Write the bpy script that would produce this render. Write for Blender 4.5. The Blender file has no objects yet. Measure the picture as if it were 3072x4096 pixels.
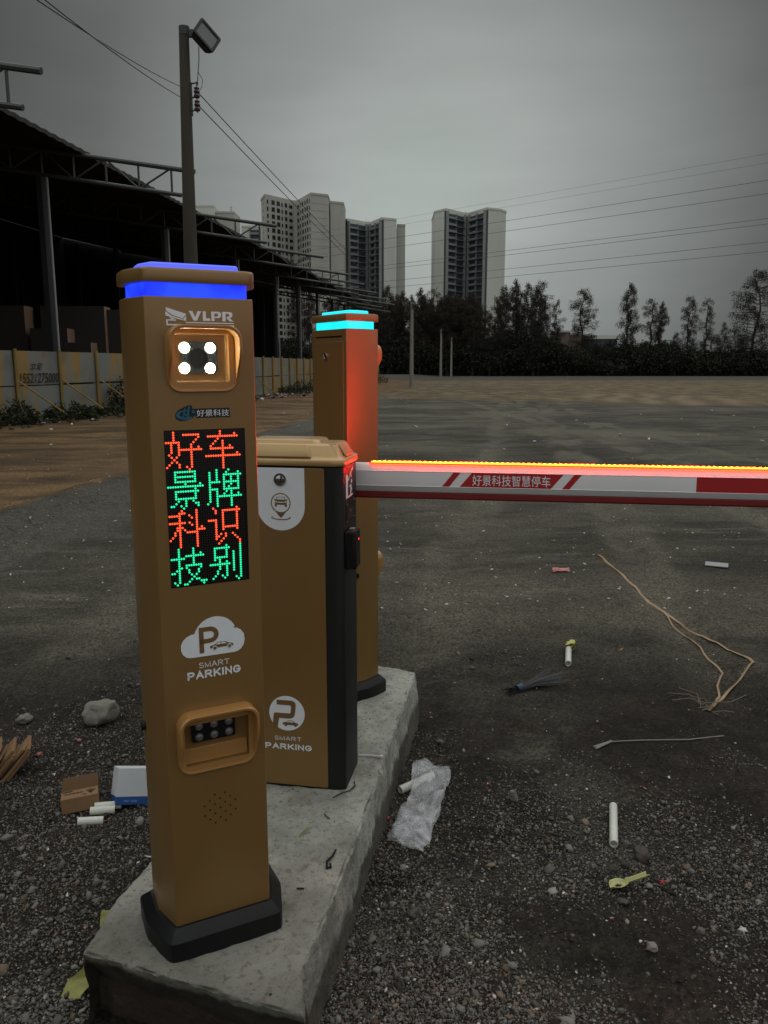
import bpy, bmesh, math, random
import numpy as np
from mathutils import Vector, Matrix, noise as mnoise
R_ = math.radians
random.seed(7); rng = np.random.default_rng(7)
S = bpy.context.scene
COL = S.collection

# ------------------------------------------------------------------ camera, sky, sun, exposure
cam = bpy.data.cameras.new("camera"); camo = bpy.data.objects.new("camera", cam); COL.objects.link(camo)
camo.location = (0, 0, 1.58); camo.rotation_euler = (R_(90 - 10.396), 0, 0)
cam.sensor_fit = 'VERTICAL'; cam.sensor_height = 24; cam.lens = 24 * 3194 / 4096
cam.clip_start = 0.05; cam.clip_end = 3000
S.camera = camo
S.view_settings.view_transform = 'Standard'; S.view_settings.look = 'None'
S.view_settings.gamma = 1; S.view_settings.exposure = 0
S.cycles.use_denoising = True
S.cycles.max_bounces = 6
S.cycles.sample_clamp_indirect = 4

W = bpy.data.worlds.new("World"); S.world = W; W.use_nodes = True
nt = W.node_tree; nt.nodes.clear()
def N(nt, t, **k):
    n = nt.nodes.new(t)
    for a, b in k.items(): setattr(n, a, b)
    return n
SUN_EL, SUN_AZ = R_(58), R_(20)
out = N(nt, 'ShaderNodeOutputWorld'); bg = N(nt, 'ShaderNodeBackground')
sky = N(nt, 'ShaderNodeTexSky', sky_type='NISHITA', sun_disc=False)
sky.sun_elevation = SUN_EL; sky.sun_rotation = SUN_AZ; sky.dust_density = 4; sky.air_density = 1.5
hs = N(nt, 'ShaderNodeHueSaturation'); hs.inputs['Saturation'].default_value = 0.06
nt.links.new(sky.outputs[0], hs.inputs['Color'])
tc = N(nt, 'ShaderNodeTexCoord')
nrm = N(nt, 'ShaderNodeVectorMath', operation='NORMALIZE'); nt.links.new(tc.outputs['Generated'], nrm.inputs[0])
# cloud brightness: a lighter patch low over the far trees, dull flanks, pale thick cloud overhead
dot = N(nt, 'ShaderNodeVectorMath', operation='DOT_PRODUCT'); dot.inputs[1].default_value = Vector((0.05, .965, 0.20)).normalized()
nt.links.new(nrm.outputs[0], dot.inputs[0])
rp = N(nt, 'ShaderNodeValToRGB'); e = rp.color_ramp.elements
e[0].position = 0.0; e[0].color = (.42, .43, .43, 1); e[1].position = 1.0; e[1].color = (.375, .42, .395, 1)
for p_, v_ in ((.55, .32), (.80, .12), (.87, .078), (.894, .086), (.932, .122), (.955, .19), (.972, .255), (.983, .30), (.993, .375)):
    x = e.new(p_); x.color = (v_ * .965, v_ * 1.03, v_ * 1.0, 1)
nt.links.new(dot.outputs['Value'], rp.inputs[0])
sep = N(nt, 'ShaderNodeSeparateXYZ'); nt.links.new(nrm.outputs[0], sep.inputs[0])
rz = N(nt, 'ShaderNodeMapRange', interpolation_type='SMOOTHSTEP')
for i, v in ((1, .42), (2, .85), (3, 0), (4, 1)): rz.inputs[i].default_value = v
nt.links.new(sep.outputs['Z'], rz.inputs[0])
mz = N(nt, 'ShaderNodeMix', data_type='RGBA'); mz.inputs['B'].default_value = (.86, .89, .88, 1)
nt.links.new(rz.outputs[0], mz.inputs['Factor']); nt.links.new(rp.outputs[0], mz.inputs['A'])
mp = N(nt, 'ShaderNodeMapping'); mp.inputs['Scale'].default_value = (1.5, 1.5, 7); nt.links.new(nrm.outputs[0], mp.inputs[0])
nz = N(nt, 'ShaderNodeTexNoise'); nz.inputs['Scale'].default_value = 1.6; nz.inputs['Detail'].default_value = 5
nt.links.new(mp.outputs[0], nz.inputs[0])
nr = N(nt, 'ShaderNodeMapRange')
for i, v in ((1, .3), (2, .7), (3, .88), (4, 1.1)): nr.inputs[i].default_value = v
nt.links.new(nz.outputs[0], nr.inputs[0])
m1 = N(nt, 'ShaderNodeMix', data_type='RGBA', blend_type='MULTIPLY'); m1.inputs['Factor'].default_value = 1
nt.links.new(mz.outputs['Result'], m1.inputs['A']); nt.links.new(nr.outputs[0], m1.inputs['B'])
m2 = N(nt, 'ShaderNodeMix', data_type='RGBA'); m2.inputs['Factor'].default_value = .02       # a trace of the clear sky above the cloud
nt.links.new(hs.outputs[0], m2.inputs['B']); nt.links.new(m1.outputs['Result'], m2.inputs['A'])
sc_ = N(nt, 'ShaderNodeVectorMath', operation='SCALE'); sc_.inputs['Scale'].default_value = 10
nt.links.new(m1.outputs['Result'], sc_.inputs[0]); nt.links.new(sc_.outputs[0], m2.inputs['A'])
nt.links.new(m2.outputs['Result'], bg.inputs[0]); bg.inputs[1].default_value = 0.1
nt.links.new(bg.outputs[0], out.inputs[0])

sl = bpy.data.lights.new("sun", 'SUN'); so = bpy.data.objects.new("sun", sl); COL.objects.link(so)
sl.energy = 0.5; sl.angle = R_(70); sl.color = (1, .97, .93)
d = Vector((math.sin(SUN_AZ) * math.cos(SUN_EL), math.cos(SUN_AZ) * math.cos(SUN_EL), math.sin(SUN_EL)))
so.rotation_euler = d.to_track_quat('Z', 'Y').to_euler(); so.location = (0, 0, 30)

# ------------------------------------------------------------------ materials
def mat(name, c, rough=.6, metal=0, c2=None, scale=8, amt=.5, bump=0, bscale=60, coat=0, detail=6, stretch=(1, 1, 1), spec=.5):
    m = bpy.data.materials.new(name); m.use_nodes = True; t = m.node_tree
    b = t.nodes['Principled BSDF']; b.inputs['Roughness'].default_value = rough; b.inputs['Metallic'].default_value = metal
    b.inputs['Coat Weight'].default_value = coat; b.inputs['Coat Roughness'].default_value = .15; b.inputs['Specular IOR Level'].default_value = spec
    tcn = N(t, 'ShaderNodeTexCoord'); mpn = N(t, 'ShaderNodeMapping'); mpn.inputs['Scale'].default_value = stretch
    t.links.new(tcn.outputs['Object'], mpn.inputs[0])
    n = N(t, 'ShaderNodeTexNoise'); n.inputs['Scale'].default_value = scale; n.inputs['Detail'].default_value = detail; n.inputs['Roughness'].default_value = .62
    t.links.new(mpn.outputs[0], n.inputs[0])
    r = N(t, 'ShaderNodeValToRGB'); r.color_ramp.elements[0].position = .5 - amt * .4; r.color_ramp.elements[1].position = .5 + amt * .4
    c2 = c2 or tuple(v * .86 for v in c)
    r.color_ramp.elements[0].color = (*c2, 1); r.color_ramp.elements[1].color = (*c, 1)
    t.links.new(n.outputs[0], r.inputs[0]); t.links.new(r.outputs[0], b.inputs['Base Color'])
    if bump:
        n2 = N(t, 'ShaderNodeTexNoise'); n2.inputs['Scale'].default_value = bscale; n2.inputs['Detail'].default_value = 8
        t.links.new(mpn.outputs[0], n2.inputs[0])
        bp = N(t, 'ShaderNodeBump'); bp.inputs['Strength'].default_value = bump; bp.inputs['Distance'].default_value = .01
        t.links.new(n2.outputs[0], bp.inputs['Height']); t.links.new(bp.outputs[0], b.inputs['Normal'])
    return m
def emit(name, c, s):
    m = bpy.data.materials.new(name); m.use_nodes = True; b = m.node_tree.nodes['Principled BSDF']
    b.inputs['Base Color'].default_value = (*[min(1, v) * .5 for v in c], 1)
    b.inputs['Emission Color'].default_value = (*c, 1); b.inputs['Emission Strength'].default_value = s
    return m
M = {}
M['gold'] = mat('gold paint', (.270, .154, .050), .32, .25, c2=(.250, .141, .045), scale=3, coat=.35)
M['gold_hood'] = mat('gold plastic', (.42, .215, .065), .36, .1, c2=(.40, .20, .06), scale=5, coat=.3)
M['gold_lid'] = mat('gold lid', (.46, .30, .125), .3, .35, c2=(.44, .285, .118), scale=4, coat=.3)
M['black'] = mat('black plastic', (.0065, .0065, .0075), .45, 0, scale=20, spec=.3)
M['charcoal'] = mat('charcoal textured paint', (.013, .013, .0125), .52, 0, c2=(.010, .010, .0095), scale=200, bump=.12, bscale=900, spec=.35)
M['glass'] = mat('dark glass', (.02, .028, .026), .08, 0, spec=.8)
M['decal'] = mat('white print', (.84, .88, .90), .5, scale=30, c2=(.80, .84, .86))
M['decal_brown'] = mat('brown print', (.22, .125, .045), .4, .1)
M['lamp_halo'] = emit('lamp halo glow', (.80, .86, .70), .55)  # emission on the ring imitates the soft halo around each lamp
M['chrome'] = mat('chrome', (.6, .62, .66), .12, 1)
for k_ in ('gold', 'gold_hood', 'gold_lid'):       # hand marks and dust make the gloss uneven
    t_ = M[k_].node_tree; b_ = t_.nodes['Principled BSDF']; tc_ = N(t_, 'ShaderNodeTexCoord'); mp_ = N(t_, 'ShaderNodeMapping'); mp_.inputs['Scale'].default_value = (1, 1, .45); n_ = N(t_, 'ShaderNodeTexNoise'); n_.inputs['Scale'].default_value = 6; n_.inputs['Detail'].default_value = 3; n_.inputs['Distortion'].default_value = .2
    r_ = N(t_, 'ShaderNodeMapRange'); r_.inputs[1].default_value = .3; r_.inputs[2].default_value = .75; r_.inputs[3].default_value = .29; r_.inputs[4].default_value = .40
    t_.links.new(tc_.outputs['Object'], mp_.inputs[0]); t_.links.new(mp_.outputs[0], n_.inputs[0]); t_.links.new(n_.outputs[0], r_.inputs[0]); t_.links.new(r_.outputs[0], b_.inputs['Roughness']); t_.links.new(r_.outputs[0], b_.inputs['Coat Roughness'])
M['blue'] = emit('blue light', (.012, .035, 1.0), 1.3)
def hot(m, c1, c2, sc):      # the diodes behind the diffuser show as softly brighter patches
    t_ = m.node_tree; b_ = t_.nodes['Principled BSDF']; tc_ = N(t_, 'ShaderNodeTexCoord'); n = N(t_, 'ShaderNodeTexNoise'); n.inputs['Scale'].default_value = sc; n.inputs['Detail'].default_value = 1
    r_ = N(t_, 'ShaderNodeValToRGB'); r_.color_ramp.elements[0].position = .38; r_.color_ramp.elements[1].position = .66; r_.color_ramp.elements[0].color = (*c1, 1); r_.color_ramp.elements[1].color = (*c2, 1)
    t_.links.new(tc_.outputs['Object'], n.inputs[0]); t_.links.new(n.outputs[0], r_.inputs[0]); t_.links.new(r_.outputs[0], b_.inputs['Emission Color'])
hot(M['blue'], (.009, .026, .93), (.016, .060, 1.0), 18)
M['blue_top'] = emit('pale blue light', (.10, .14, 1.0), 1.0)
M['cyan'] = emit('cyan light', (.01, .80, 1.0), 1.25); hot(M['cyan'], (.008, .70, .93), (.013, .84, 1.0), 18)
M['strip_fringe'] = emit('red fringe glow', (1.0, .03, .012), 3.2)
M['white_led'] = emit('white light', (1.0, .90, .66), 95)
M['red_dot'] = emit('red dots', (1.0, .085, .03), 1.7)
M['green_dot'] = emit('green dots', (.02, 1.0, .42), 1.0)
M['dim_dot'] = mat('unlit dots', (.016, .009, .006), .6)
M['strip_red'] = emit('red strip', (1.0, .0150, .0007), 90)
M['strip_dot'] = emit('red strip diodes', (1.0, .0105, .0004), 430)
M['boom'] = mat('white boom paint', (.84, .85, .84), .38, 0, c2=(.76, .77, .76), scale=4, coat=.15)
M['red'] = mat('red sticker', (.42, .012, .012), .45, c2=(.38, .01, .01))
M['rubber_red'] = mat('red rubber', (.20, .010, .008), .55)
M['reader_led'] = emit('reader light', (1, .02, .01), 4)

# ------------------------------------------------------------------ mesh helpers
class MB:
    def __init__(s): s.v = []; s.f = []
    def add(s, vs, fs):
        o = len(s.v); s.v += [tuple(q) for q in vs]; s.f += [tuple(i + o for i in q) for q in fs]; return s
    def box(s, x0, x1, y0, y1, z0, z1, mtx=None):
        vs = [Vector(q) for q in ((x0,y0,z0),(x1,y0,z0),(x1,y1,z0),(x0,y1,z0),(x0,y0,z1),(x1,y0,z1),(x1,y1,z1),(x0,y1,z1))]
        if mtx: vs = [mtx @ q for q in vs]
        return s.add(vs, [(3,2,1,0),(4,5,6,7),(0,1,5,4),(1,2,6,5),(2,3,7,6),(3,0,4,7)])
    def tube(s, pts, r, n=8, cap=True):
        pts = [Vector(p) for p in pts]; k = len(pts); rs = r if hasattr(r, '__len__') else [r] * k
        up = None; vs = []
        for i, p in enumerate(pts):
            t = (pts[min(i + 1, k - 1)] - pts[max(i - 1, 0)]).normalized()
            if up is None: up = Vector((0, 0, 1)) if abs(t.z) < .9 else Vector((1, 0, 0))
            a = t.cross(up).normalized(); b = a.cross(t).normalized(); up = b
            vs += [p + (a * math.cos(2 * math.pi * j / n) + b * math.sin(2 * math.pi * j / n)) * rs[i] for j in range(n)]
        fs = [(i*n+j, i*n+(j+1)%n, (i+1)*n+(j+1)%n, (i+1)*n+j) for i in range(k-1) for j in range(n)]
        if cap: fs += [tuple(range(n))[::-1], tuple(range((k-1)*n, k*n))]
        return s.add(vs, fs)
    def loft(s, rings, cap0=True, cap1=True, closed=True):
        n = len(rings[0]); vs = [q for r in rings for q in r]
        fs = [(i*n+j, i*n+(j+1)%n, (i+1)*n+(j+1)%n, (i+1)*n+j) for i in range(len(rings)-1) for j in range(n if closed else n-1)]
        if cap0: fs.append(tuple(range(n))[::-1])
        if cap1: fs.append(tuple(range((len(rings)-1)*n, len(rings)*n)))
        return s.add(vs, fs)
    def prism(s, poly, z0, z1): return s.loft([[(x, y, z0) for x, y in poly], [(x, y, z1) for x, y in poly]])
    def plate(s, poly, y, t=.0006):      # polygon in x,z standing on a wall that faces -y
        a = sum(poly[i][0]*poly[(i+1)%len(poly)][1]-poly[(i+1)%len(poly)][0]*poly[i][1] for i in range(len(poly)))
        if a < 0: poly = poly[::-1]
        return s.loft([[(x, y, z) for x, z in poly], [(x, y - t, z) for x, z in poly]])
    def build(s, name, m, parent=None, smooth=False, bevel=0, seg=2, sharp=30):
        me = bpy.data.meshes.new(name); me.from_pydata(s.v, [], s.f); me.validate(); me.update()
        return mesh_obj(name, me, m, parent, smooth, bevel, seg, sharp)
def mesh_obj(name, me, m, parent=None, smooth=False, bevel=0, seg=2, sharp=30):
    bm = bmesh.new(); bm.from_mesh(me)
    if len(bm.faces) < 60000: bmesh.ops.recalc_face_normals(bm, faces=bm.faces)
    bm.to_mesh(me); bm.free()
    for q in (m if isinstance(m, (list, tuple)) else [m]): me.materials.append(q)
    if smooth:
        me.polygons.foreach_set('use_smooth', [True] * len(me.polygons))
        me.set_sharp_from_angle(angle=R_(sharp))
    o = bpy.data.objects.new(name, me); COL.objects.link(o)
    if parent is not None: o.parent = parent
    if bevel:
        b = o.modifiers.new('bevel', 'BEVEL'); b.width = bevel; b.segments = seg; b.limit_method = 'ANGLE'; b.angle_limit = R_(28)
        b.harden_normals = False
        me.polygons.foreach_set('use_smooth', [True] * len(me.polygons)); me.set_sharp_from_angle(angle=R_(80))
    return o
def np_obj(name, V, F, m, parent=None, smooth=False, col=None):
    me = bpy.data.meshes.new(name); V = np.asarray(V, np.float32); F = np.asarray(F, np.int32)
    k = F.shape[1]; me.vertices.add(len(V)); me.vertices.foreach_set('co', V.ravel())
    me.loops.add(F.size); me.loops.foreach_set('vertex_index', F.ravel())
    me.polygons.add(len(F)); me.polygons.foreach_set('loop_start', np.arange(0, F.size, k, dtype=np.int32))
    if smooth: me.polygons.foreach_set('use_smooth', np.ones(len(F), bool))
    me.update(calc_edges=True)
    if col is not None:
        a = me.color_attributes.new('Col', 'FLOAT_COLOR', 'POINT'); c = np.ones((len(V), 4), np.float32); c[:, :3] = col
        a.data.foreach_set('color', c.ravel())
    for q in (m if isinstance(m, (list, tuple)) else [m]): me.materials.append(q)
    o = bpy.data.objects.new(name, me); COL.objects.link(o)
    if parent is not None: o.parent = parent
    return o
def tag(o, label=None, cat=None, group=None, kind=None):
    if label: o['label'] = label
    if cat: o['category'] = cat
    if group: o['group'] = group
    if kind: o['kind'] = kind
    return o
def thing(name, label, cat, loc=(0, 0, 0), rz=0, group=None):
    o = bpy.data.objects.new(name, None); COL.objects.link(o); o.empty_display_size = .1
    o.location = loc; o.rotation_euler = (0, 0, rz); return tag(o, label, cat, group, 'thing')
def copy_tree(o, parent=None):
    c = o.copy(); COL.objects.link(c)
    if parent is not None: c.parent = parent
    for ch in list(o.children): copy_tree(ch, c)
    return c
def rrect(x0, x1, z0, z1, r, n=5):
    p = []
    for cx, cz, a in ((x1 - r, z1 - r, 0), (x0 + r, z1 - r, 90), (x0 + r, z0 + r, 180), (x1 - r, z0 + r, 270)):
        p += [(cx + r * math.cos(R_(a + 90 * i / n)), cz + r * math.sin(R_(a + 90 * i / n))) for i in range(n + 1)]
    return p
def circ(cx, cz, r, n=24, r2=None): return [(cx + r * math.cos(2*math.pi*i/n), cz + (r2 or r) * math.sin(2*math.pi*i/n)) for i in range(n)]
def offset(poly, d):     # outward offset of a convex counter-clockwise polygon
    n = len(poly); res = []
    for i in range(n):
        a, b, c = Vector(poly[i-1]), Vector(poly[i]), Vector(poly[(i+1) % n])
        e1 = (b - a).normalized(); e2 = (c - b).normalized(); n1 = Vector((e1.y, -e1.x)); n2 = Vector((e2.y, -e2.x))
        bis = (n1 + n2).normalized(); q = b + bis * d / max(.3, bis.dot(n1)); res.append((q.x, q.y))
    return res
def text(body, x0, x1, z0, z1, y, m, name, parent, fat=0, t=.0005, shear=0, space=1):
    cu = bpy.data.curves.new('t', 'FONT'); cu.body = body; cu.size = 1; cu.extrude = .01; cu.offset = fat; cu.shear = shear; cu.space_character = space
    cu.resolution_u = 4
    o = bpy.data.objects.new('t', cu); COL.objects.link(o); bpy.context.view_layer.update()
    me = bpy.data.meshes.new_from_object(o.evaluated_get(bpy.context.evaluated_depsgraph_get()))
    bpy.data.objects.remove(o); bpy.data.curves.remove(cu)
    v = np.empty(len(me.vertices) * 3, np.float32); me.vertices.foreach_get('co', v); v = v.reshape(-1, 3)
    mn, mx = v.min(0), v.max(0); q = (v - mn) / (mx - mn)
    w = np.stack([x0 + q[:, 0] * (x1 - x0), y - t * q[:, 2], z0 + q[:, 1] * (z1 - z0)], 1)
    me.vertices.foreach_set('co', w.astype(np.float32).ravel()); me.materials.clear(); me.materials.append(m); me.name = name; me.update()
    ob = bpy.data.objects.new(name, me); COL.objects.link(ob); ob.parent = parent
    return ob
def arc_(cx, cz, rx, rz_, a0, a1, n=8): return [(cx + rx * math.cos(R_(a0 + (a1 - a0) * i / n)), cz + rz_ * math.sin(R_(a0 + (a1 - a0) * i / n))) for i in range(n + 1)]
GLY = {'P': (.72, [[(0, 0), (0, 1), (.40, 1)] + arc_(.40, .72, .30, .28, 90, -90) + [(0, .44)]]),
       'R': (.78, [[(0, 0), (0, 1), (.42, 1)] + arc_(.42, .74, .29, .26, 90, -90) + [(0, .48)], [(.38, .48), (.74, 0)]]),
       'A': (.80, [[(0, 0), (.40, 1), (.80, 0)], [(.15, .34), (.65, .34)]]), 'K': (.74, [[(0, 0), (0, 1)], [(.70, 1), (.05, .38)], [(.24, .56), (.74, 0)]]),
       'I': (.06, [[(.03, 0), (.03, 1)]]), 'N': (.70, [[(0, 0), (0, 1), (.70, 0), (.70, 1)]]), 'M': (.84, [[(0, 0), (0, 1), (.42, .05), (.84, 1), (.84, 0)]]),
       'G': (.82, [arc_(.41, .5, .41, .5, 40, 330, 16) + [(.80, .46), (.44, .46)]]), 'T': (.72, [[(0, 1), (.72, 1)], [(.36, 1), (.36, 0)]]),
       'S': (.68, [arc_(.34, .74, .32, .26, 35, 200, 8) + [(.34, .50)] + arc_(.34, .26, .34, .26, 20, -150, 9)]),
       'V': (.80, [[(0, 1), (.40, 0), (.80, 1)]]), 'L': (.60, [[(0, 1), (0, 0), (.60, 0)]])}
def strokes(word, x0, x1, z0, z1, y, w, m, name, parent, gap=.26):
    """sans-serif capitals drawn as flat strokes on a wall that faces -y"""
    w2 = w / 2; tot = sum(GLY[c][0] for c in word) + gap * (len(word) - 1) + 2 * 0; H_ = (z1 - z0) - w; k = ((x1 - x0) - w) / tot
    mb = MB(); px_ = 0; lay = 0
    for c in word:
        for line in GLY[c][1]:
            P = [Vector((x0 + w2 + (px_ + q[0]) * k, z0 + w2 + q[1] * H_)) for q in line]; P = [p for i, p in enumerate(P) if i == 0 or (p - P[i-1]).length > 1e-5]; n = len(P); L_, R2 = [], []
            for i in range(n):
                t1 = (P[i] - P[i-1]).normalized() if i else (P[1] - P[0]).normalized(); t2 = (P[i+1] - P[i]).normalized() if i < n - 1 else t1
                if i == 0: t1 = t2
                n1 = Vector((-t1.y, t1.x)); n2 = Vector((-t2.y, t2.x)); b_ = (n1 + n2); b_ = b_.normalized() if b_.length > .1 else n1
                d_ = w2 / max(.45, b_.dot(n1)); e_ = Vector((0, 0))
                if i == 0: e_ = -t1 * w2
                if i == n - 1: e_ = t1 * w2
                L_.append(P[i] + b_ * d_ + e_); R2.append(P[i] - b_ * d_ + e_)
            yy = y - .0005 - .00002 * lay; lay = (lay + 1) % 7
            mb.add([(q.x, yy, q.y) for q in L_ + R2], [(i, i + 1, n + i + 1, n + i) for i in range(n - 1)])
        px_ += GLY[c][0] + gap
    return mb.build(name, m, parent)
def vnoise(x, y, s=0):           # value noise on numpy arrays
    xi = np.floor(x).astype(np.int64); yi = np.floor(y).astype(np.int64); fx = x - xi; fy = y - yi
    fx = fx*fx*(3-2*fx); fy = fy*fy*(3-2*fy)
    def h(a, b):
        n = (a * 374761393 + b * 668265263 + s * 974711) & 0x7fffffff; n = ((n ^ (n >> 13)) * 1274126177) & 0x7fffffff
        return ((n ^ (n >> 16)) & 0xffff) / 65535.0
    return (h(xi, yi)*(1-fx)+h(xi+1, yi)*fx)*(1-fy)+(h(xi, yi+1)*(1-fx)+h(xi+1, yi+1)*fx)*fy
def fbm(x, y, o=4, s=0):
    a = 0; w = .5
    for i in range(o): a = a + w * vnoise(x, y, s + i); x = x * 2.03 + 5.1; y = y * 2.03 + 1.7; w *= .5
    return a

# ------------------------------------------------------------------ ground
def axis(lo, hi, c0, c1, d, g=1.07):
    a = list(np.arange(c0, c1, d)); s = d; q = c1
    while q < hi: a.append(q); s *= g; q += s
    s = d; q = c0; b = []
    while q > lo: s *= g; q -= s; b.append(q)
    return np.array(sorted(b) + a)
GX = axis(-900, 900, -1.9, 2.2, .016); GY = axis(-60, 1500, 1.25, 4.2, .014, 1.055)
TRK = ((2.05, .13, .78), (.35, .16, .75), (6.5, -.06, .8), (-2.6, .02, .75))
def ground_h(x, y, near=True):
    h = (fbm(x * .35, y * .35, 3, 11) - .45) * .05 + (fbm(x * 2.2, y * 2.2, 4, 3) - .45) * .035
    k = np.clip(1 - (y - 3) / 6, 0, 1)
    h = h + k * (fbm(x * 11, y * 11, 4, 21) - .45) * .022
    for cx0, sl0, hw in TRK:
        for sg in (-1, 1):
            q = (x - (cx0 + sl0 * y + sg * hw) + (fbm(y * .22, y * 0 + cx0, 3, 31) - .5) * .7) / .14
            h = h - .020 * np.exp(-q ** 2) * (y > 2.5) + .010 * np.exp(-((np.abs(q) - 1.6) / .6) ** 2) * (y > 2.5)
    edge = x - (-4.5 + .0985 * y) + (fbm(x * .5, y * .5, 3, 5) - .5) * .8        # heaped edge of the grey fill along the bare soil
    h = h + .17 * np.exp(-(edge / .45) ** 2) * np.clip((26 - y) / 14, 0, 1) * (.4 + fbm(x * 3, y * 3, 3, 9))
    h = h + np.clip((-9.0 + .19 * (y - 30) - x) / 4, 0, 1) * .35 * (y > 8)
    return h * np.clip((200 - y) / 100, 0, 1)
gx, gy = np.meshgrid(GX, GY); gz = ground_h(gx, gy)
nx, ny = len(GX), len(GY); ii = (np.arange(ny - 1)[:, None] * nx + np.arange(nx - 1)[None, :]).ravel()
mg = bpy.data.materials.new('soil and gravel'); mg.use_nodes = True; t = mg.node_tree; b = t.nodes['Principled BSDF']
b.inputs['Roughness'].default_value = .9; b.inputs['Specular IOR Level'].default_value = .25
geo = N(t, 'ShaderNodeNewGeometry'); sp = N(t, 'ShaderNodeSeparateXYZ'); t.links.new(geo.outputs['Position'], sp.inputs[0])
def noise(scale, detail=6, sx=1, sy=1, rough=.6, dist=0):
    mp = N(t, 'ShaderNodeMapping'); mp.inputs['Scale'].default_value = (sx, sy, 1); t.links.new(geo.outputs['Position'], mp.inputs[0])
    n = N(t, 'ShaderNodeTexNoise'); n.inputs['Scale'].default_value = scale; n.inputs['Detail'].default_value = detail; n.inputs['Roughness'].default_value = rough
    n.inputs['Distortion'].default_value = dist
    t.links.new(mp.outputs[0], n.inputs[0]); return n.outputs[0]
def mth(op, a, b=None, c=None):
    n = N(t, 'ShaderNodeMath', operation=op)
    for i, v in enumerate((a, b, c)):
        if v is None: continue
        if isinstance(v, (int, float)): n.inputs[i].default_value = v
        else: t.links.new(v, n.inputs[i])
    return n.outputs[0]
def mr(v, a, b_, c=0, d_=1):
    n = N(t, 'ShaderNodeMapRange', interpolation_type='SMOOTHSTEP'); t.links.new(v, n.inputs[0])
    for i, q in ((1, a), (2, b_), (3, c), (4, d_)): n.inputs[i].default_value = q
    return n.outputs[0]
def mixc(fac, a, b_, bt='MIX'):
    n = N(t, 'ShaderNodeMix', data_type='RGBA', blend_type=bt)
    if isinstance(fac, (int, float)): n.inputs['Factor'].default_value = fac
    else: t.links.new(fac, n.inputs['Factor'])
    for k, v in (('A', a), ('B', b_)):
        if isinstance(v, tuple): n.inputs[k].default_value = (*v, 1)
        else: t.links.new(v, n.inputs[k])
    return n.outputs['Result']
X, Y = sp.outputs['X'], sp.outputs['Y']
n_big = noise(.2, 6, .6, 1.5); n_mid = noise(.8, 8, .55, 1.3, .66); n_fine = noise(16, 9, rough=.72); n_grit = noise(110, 4, rough=.8)
grey = mixc(mr(n_mid, .40, .60), (.026, .024, .019), (.088, .084, .070))
grey = mixc(mr(n_big, .46, .64), grey, (.135, .128, .105))
grey = mixc(mr(noise(.42, 6, 1, .5), .50, .66, 0, .75), grey, (.022, .018, .014))
brown = mixc(mr(noise(.9, 8, 1, .6), .35, .65), (.066, .046, .024), (.210, .158, .090))
brown = mixc(mr(noise(.16, 6, .5, 1.6), .48, .62, 0, .75), brown, (.080, .066, .047))
redsoil = mixc(mr(noise(.8, 8, .5, 1.2, .68), .36, .64), (.060, .033, .014), (.230, .142, .066))
dirt = mixc(mr(noise(2.6, 7), .38, .62), (.010, .0072, .0055), (.024, .018, .0145))
wob = mth('MULTIPLY', mth('SUBTRACT', noise(.55, 6), .5), 2.4)
edge = mth('ADD', mth('SUBTRACT', X, mth('MULTIPLY_ADD', Y, .0985, -4.5)), mth('MULTIPLY', wob, .35))
soil_left = mr(edge, -.16, .04, 1, 0)
farb = mr(mth('ADD', mth('MULTIPLY_ADD', X, .5, mth('MULTIPLY', wob, 2.0)), Y), 38, 41)
grey = mixc(mr(noise(1.5, 7, .45, 1.7, .65), .54, .68, 0, .8), grey, (.165, .158, .132))
grey = mixc(mr(noise(.9, 7, .5, 1.4, .65), .52, .66, 0, .7), grey, (.024, .021, .017))
trk = None; wv = mth('MULTIPLY', mth('SUBTRACT', noise(.22, 3), .5), 1.6)
for cx0, sl0, hw in TRK:
    for sg in (-1, 1):
        q = mth('ABSOLUTE', mth('ADD', mth('ADD', mth('SUBTRACT', X, cx0 + sg * hw), mth('MULTIPLY', Y, -sl0)), wv)); q = mr(q, .10, .30, 1, 0); trk = q if trk is None else mth('MAXIMUM', trk, q)
trk = mth('MULTIPLY', trk, mr(noise(.6, 5), .38, .6))
grey = mixc(mth('MULTIPLY', trk, .75), grey, (.150, .143, .118))
berm = mth('MULTIPLY', mr(edge, -.1, .2), mr(edge, .5, 1.6, 1, 0))
grey = mixc(mth('MULTIPLY', berm, .7), grey, mixc(mr(n_fine, .35, .65), (.045, .045, .043), (.135, .137, .135)))
colr = mixc(farb, grey, brown); colr = mixc(soil_left, colr, redsoil)
colr = mixc(mr(mth('ADD', Y, mth('MULTIPLY', wob, 4)), 84, 90), colr, (.05, .046, .038))
dx = mth('DIVIDE', mth('SUBTRACT', X, 13.2), 3.6); dy = mth('DIVIDE', mth('SUBTRACT', Y, 39.5), 7.5)
sand = mr(mth('ADD', mth('ADD', mth('MULTIPLY', dx, dx), mth('MULTIPLY', dy, dy)), mth('MULTIPLY', wob, .25)), .6, 1.3, 1, 0)
wave = N(t, 'ShaderNodeTexWave'); wave.inputs['Scale'].default_value = .19; wave.inputs['Distortion'].default_value = 5; wave.inputs['Detail'].default_value = 3
mpw = N(t, 'ShaderNodeMapping'); mpw.inputs['Rotation'].default_value = (0, 0, .30); t.links.new(geo.outputs['Position'], mpw.inputs[0]); t.links.new(mpw.outputs[0], wave.inputs[0])
colr = mixc(mth('MULTIPLY', sand, .85), colr, mixc(wave.outputs['Fac'], (.12, .088, .055), (.24, .19, .125)))
near_dirt = mth('MULTIPLY', mr(mth('ADD', Y, wob), 3.2, 5.6, 1, 0), mr(noise(1.05, 5), .36, .52, .45, 1))  # ground nearest the camera blends to the dark dirt colour
colr = mixc(near_dirt, colr, dirt)
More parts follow.
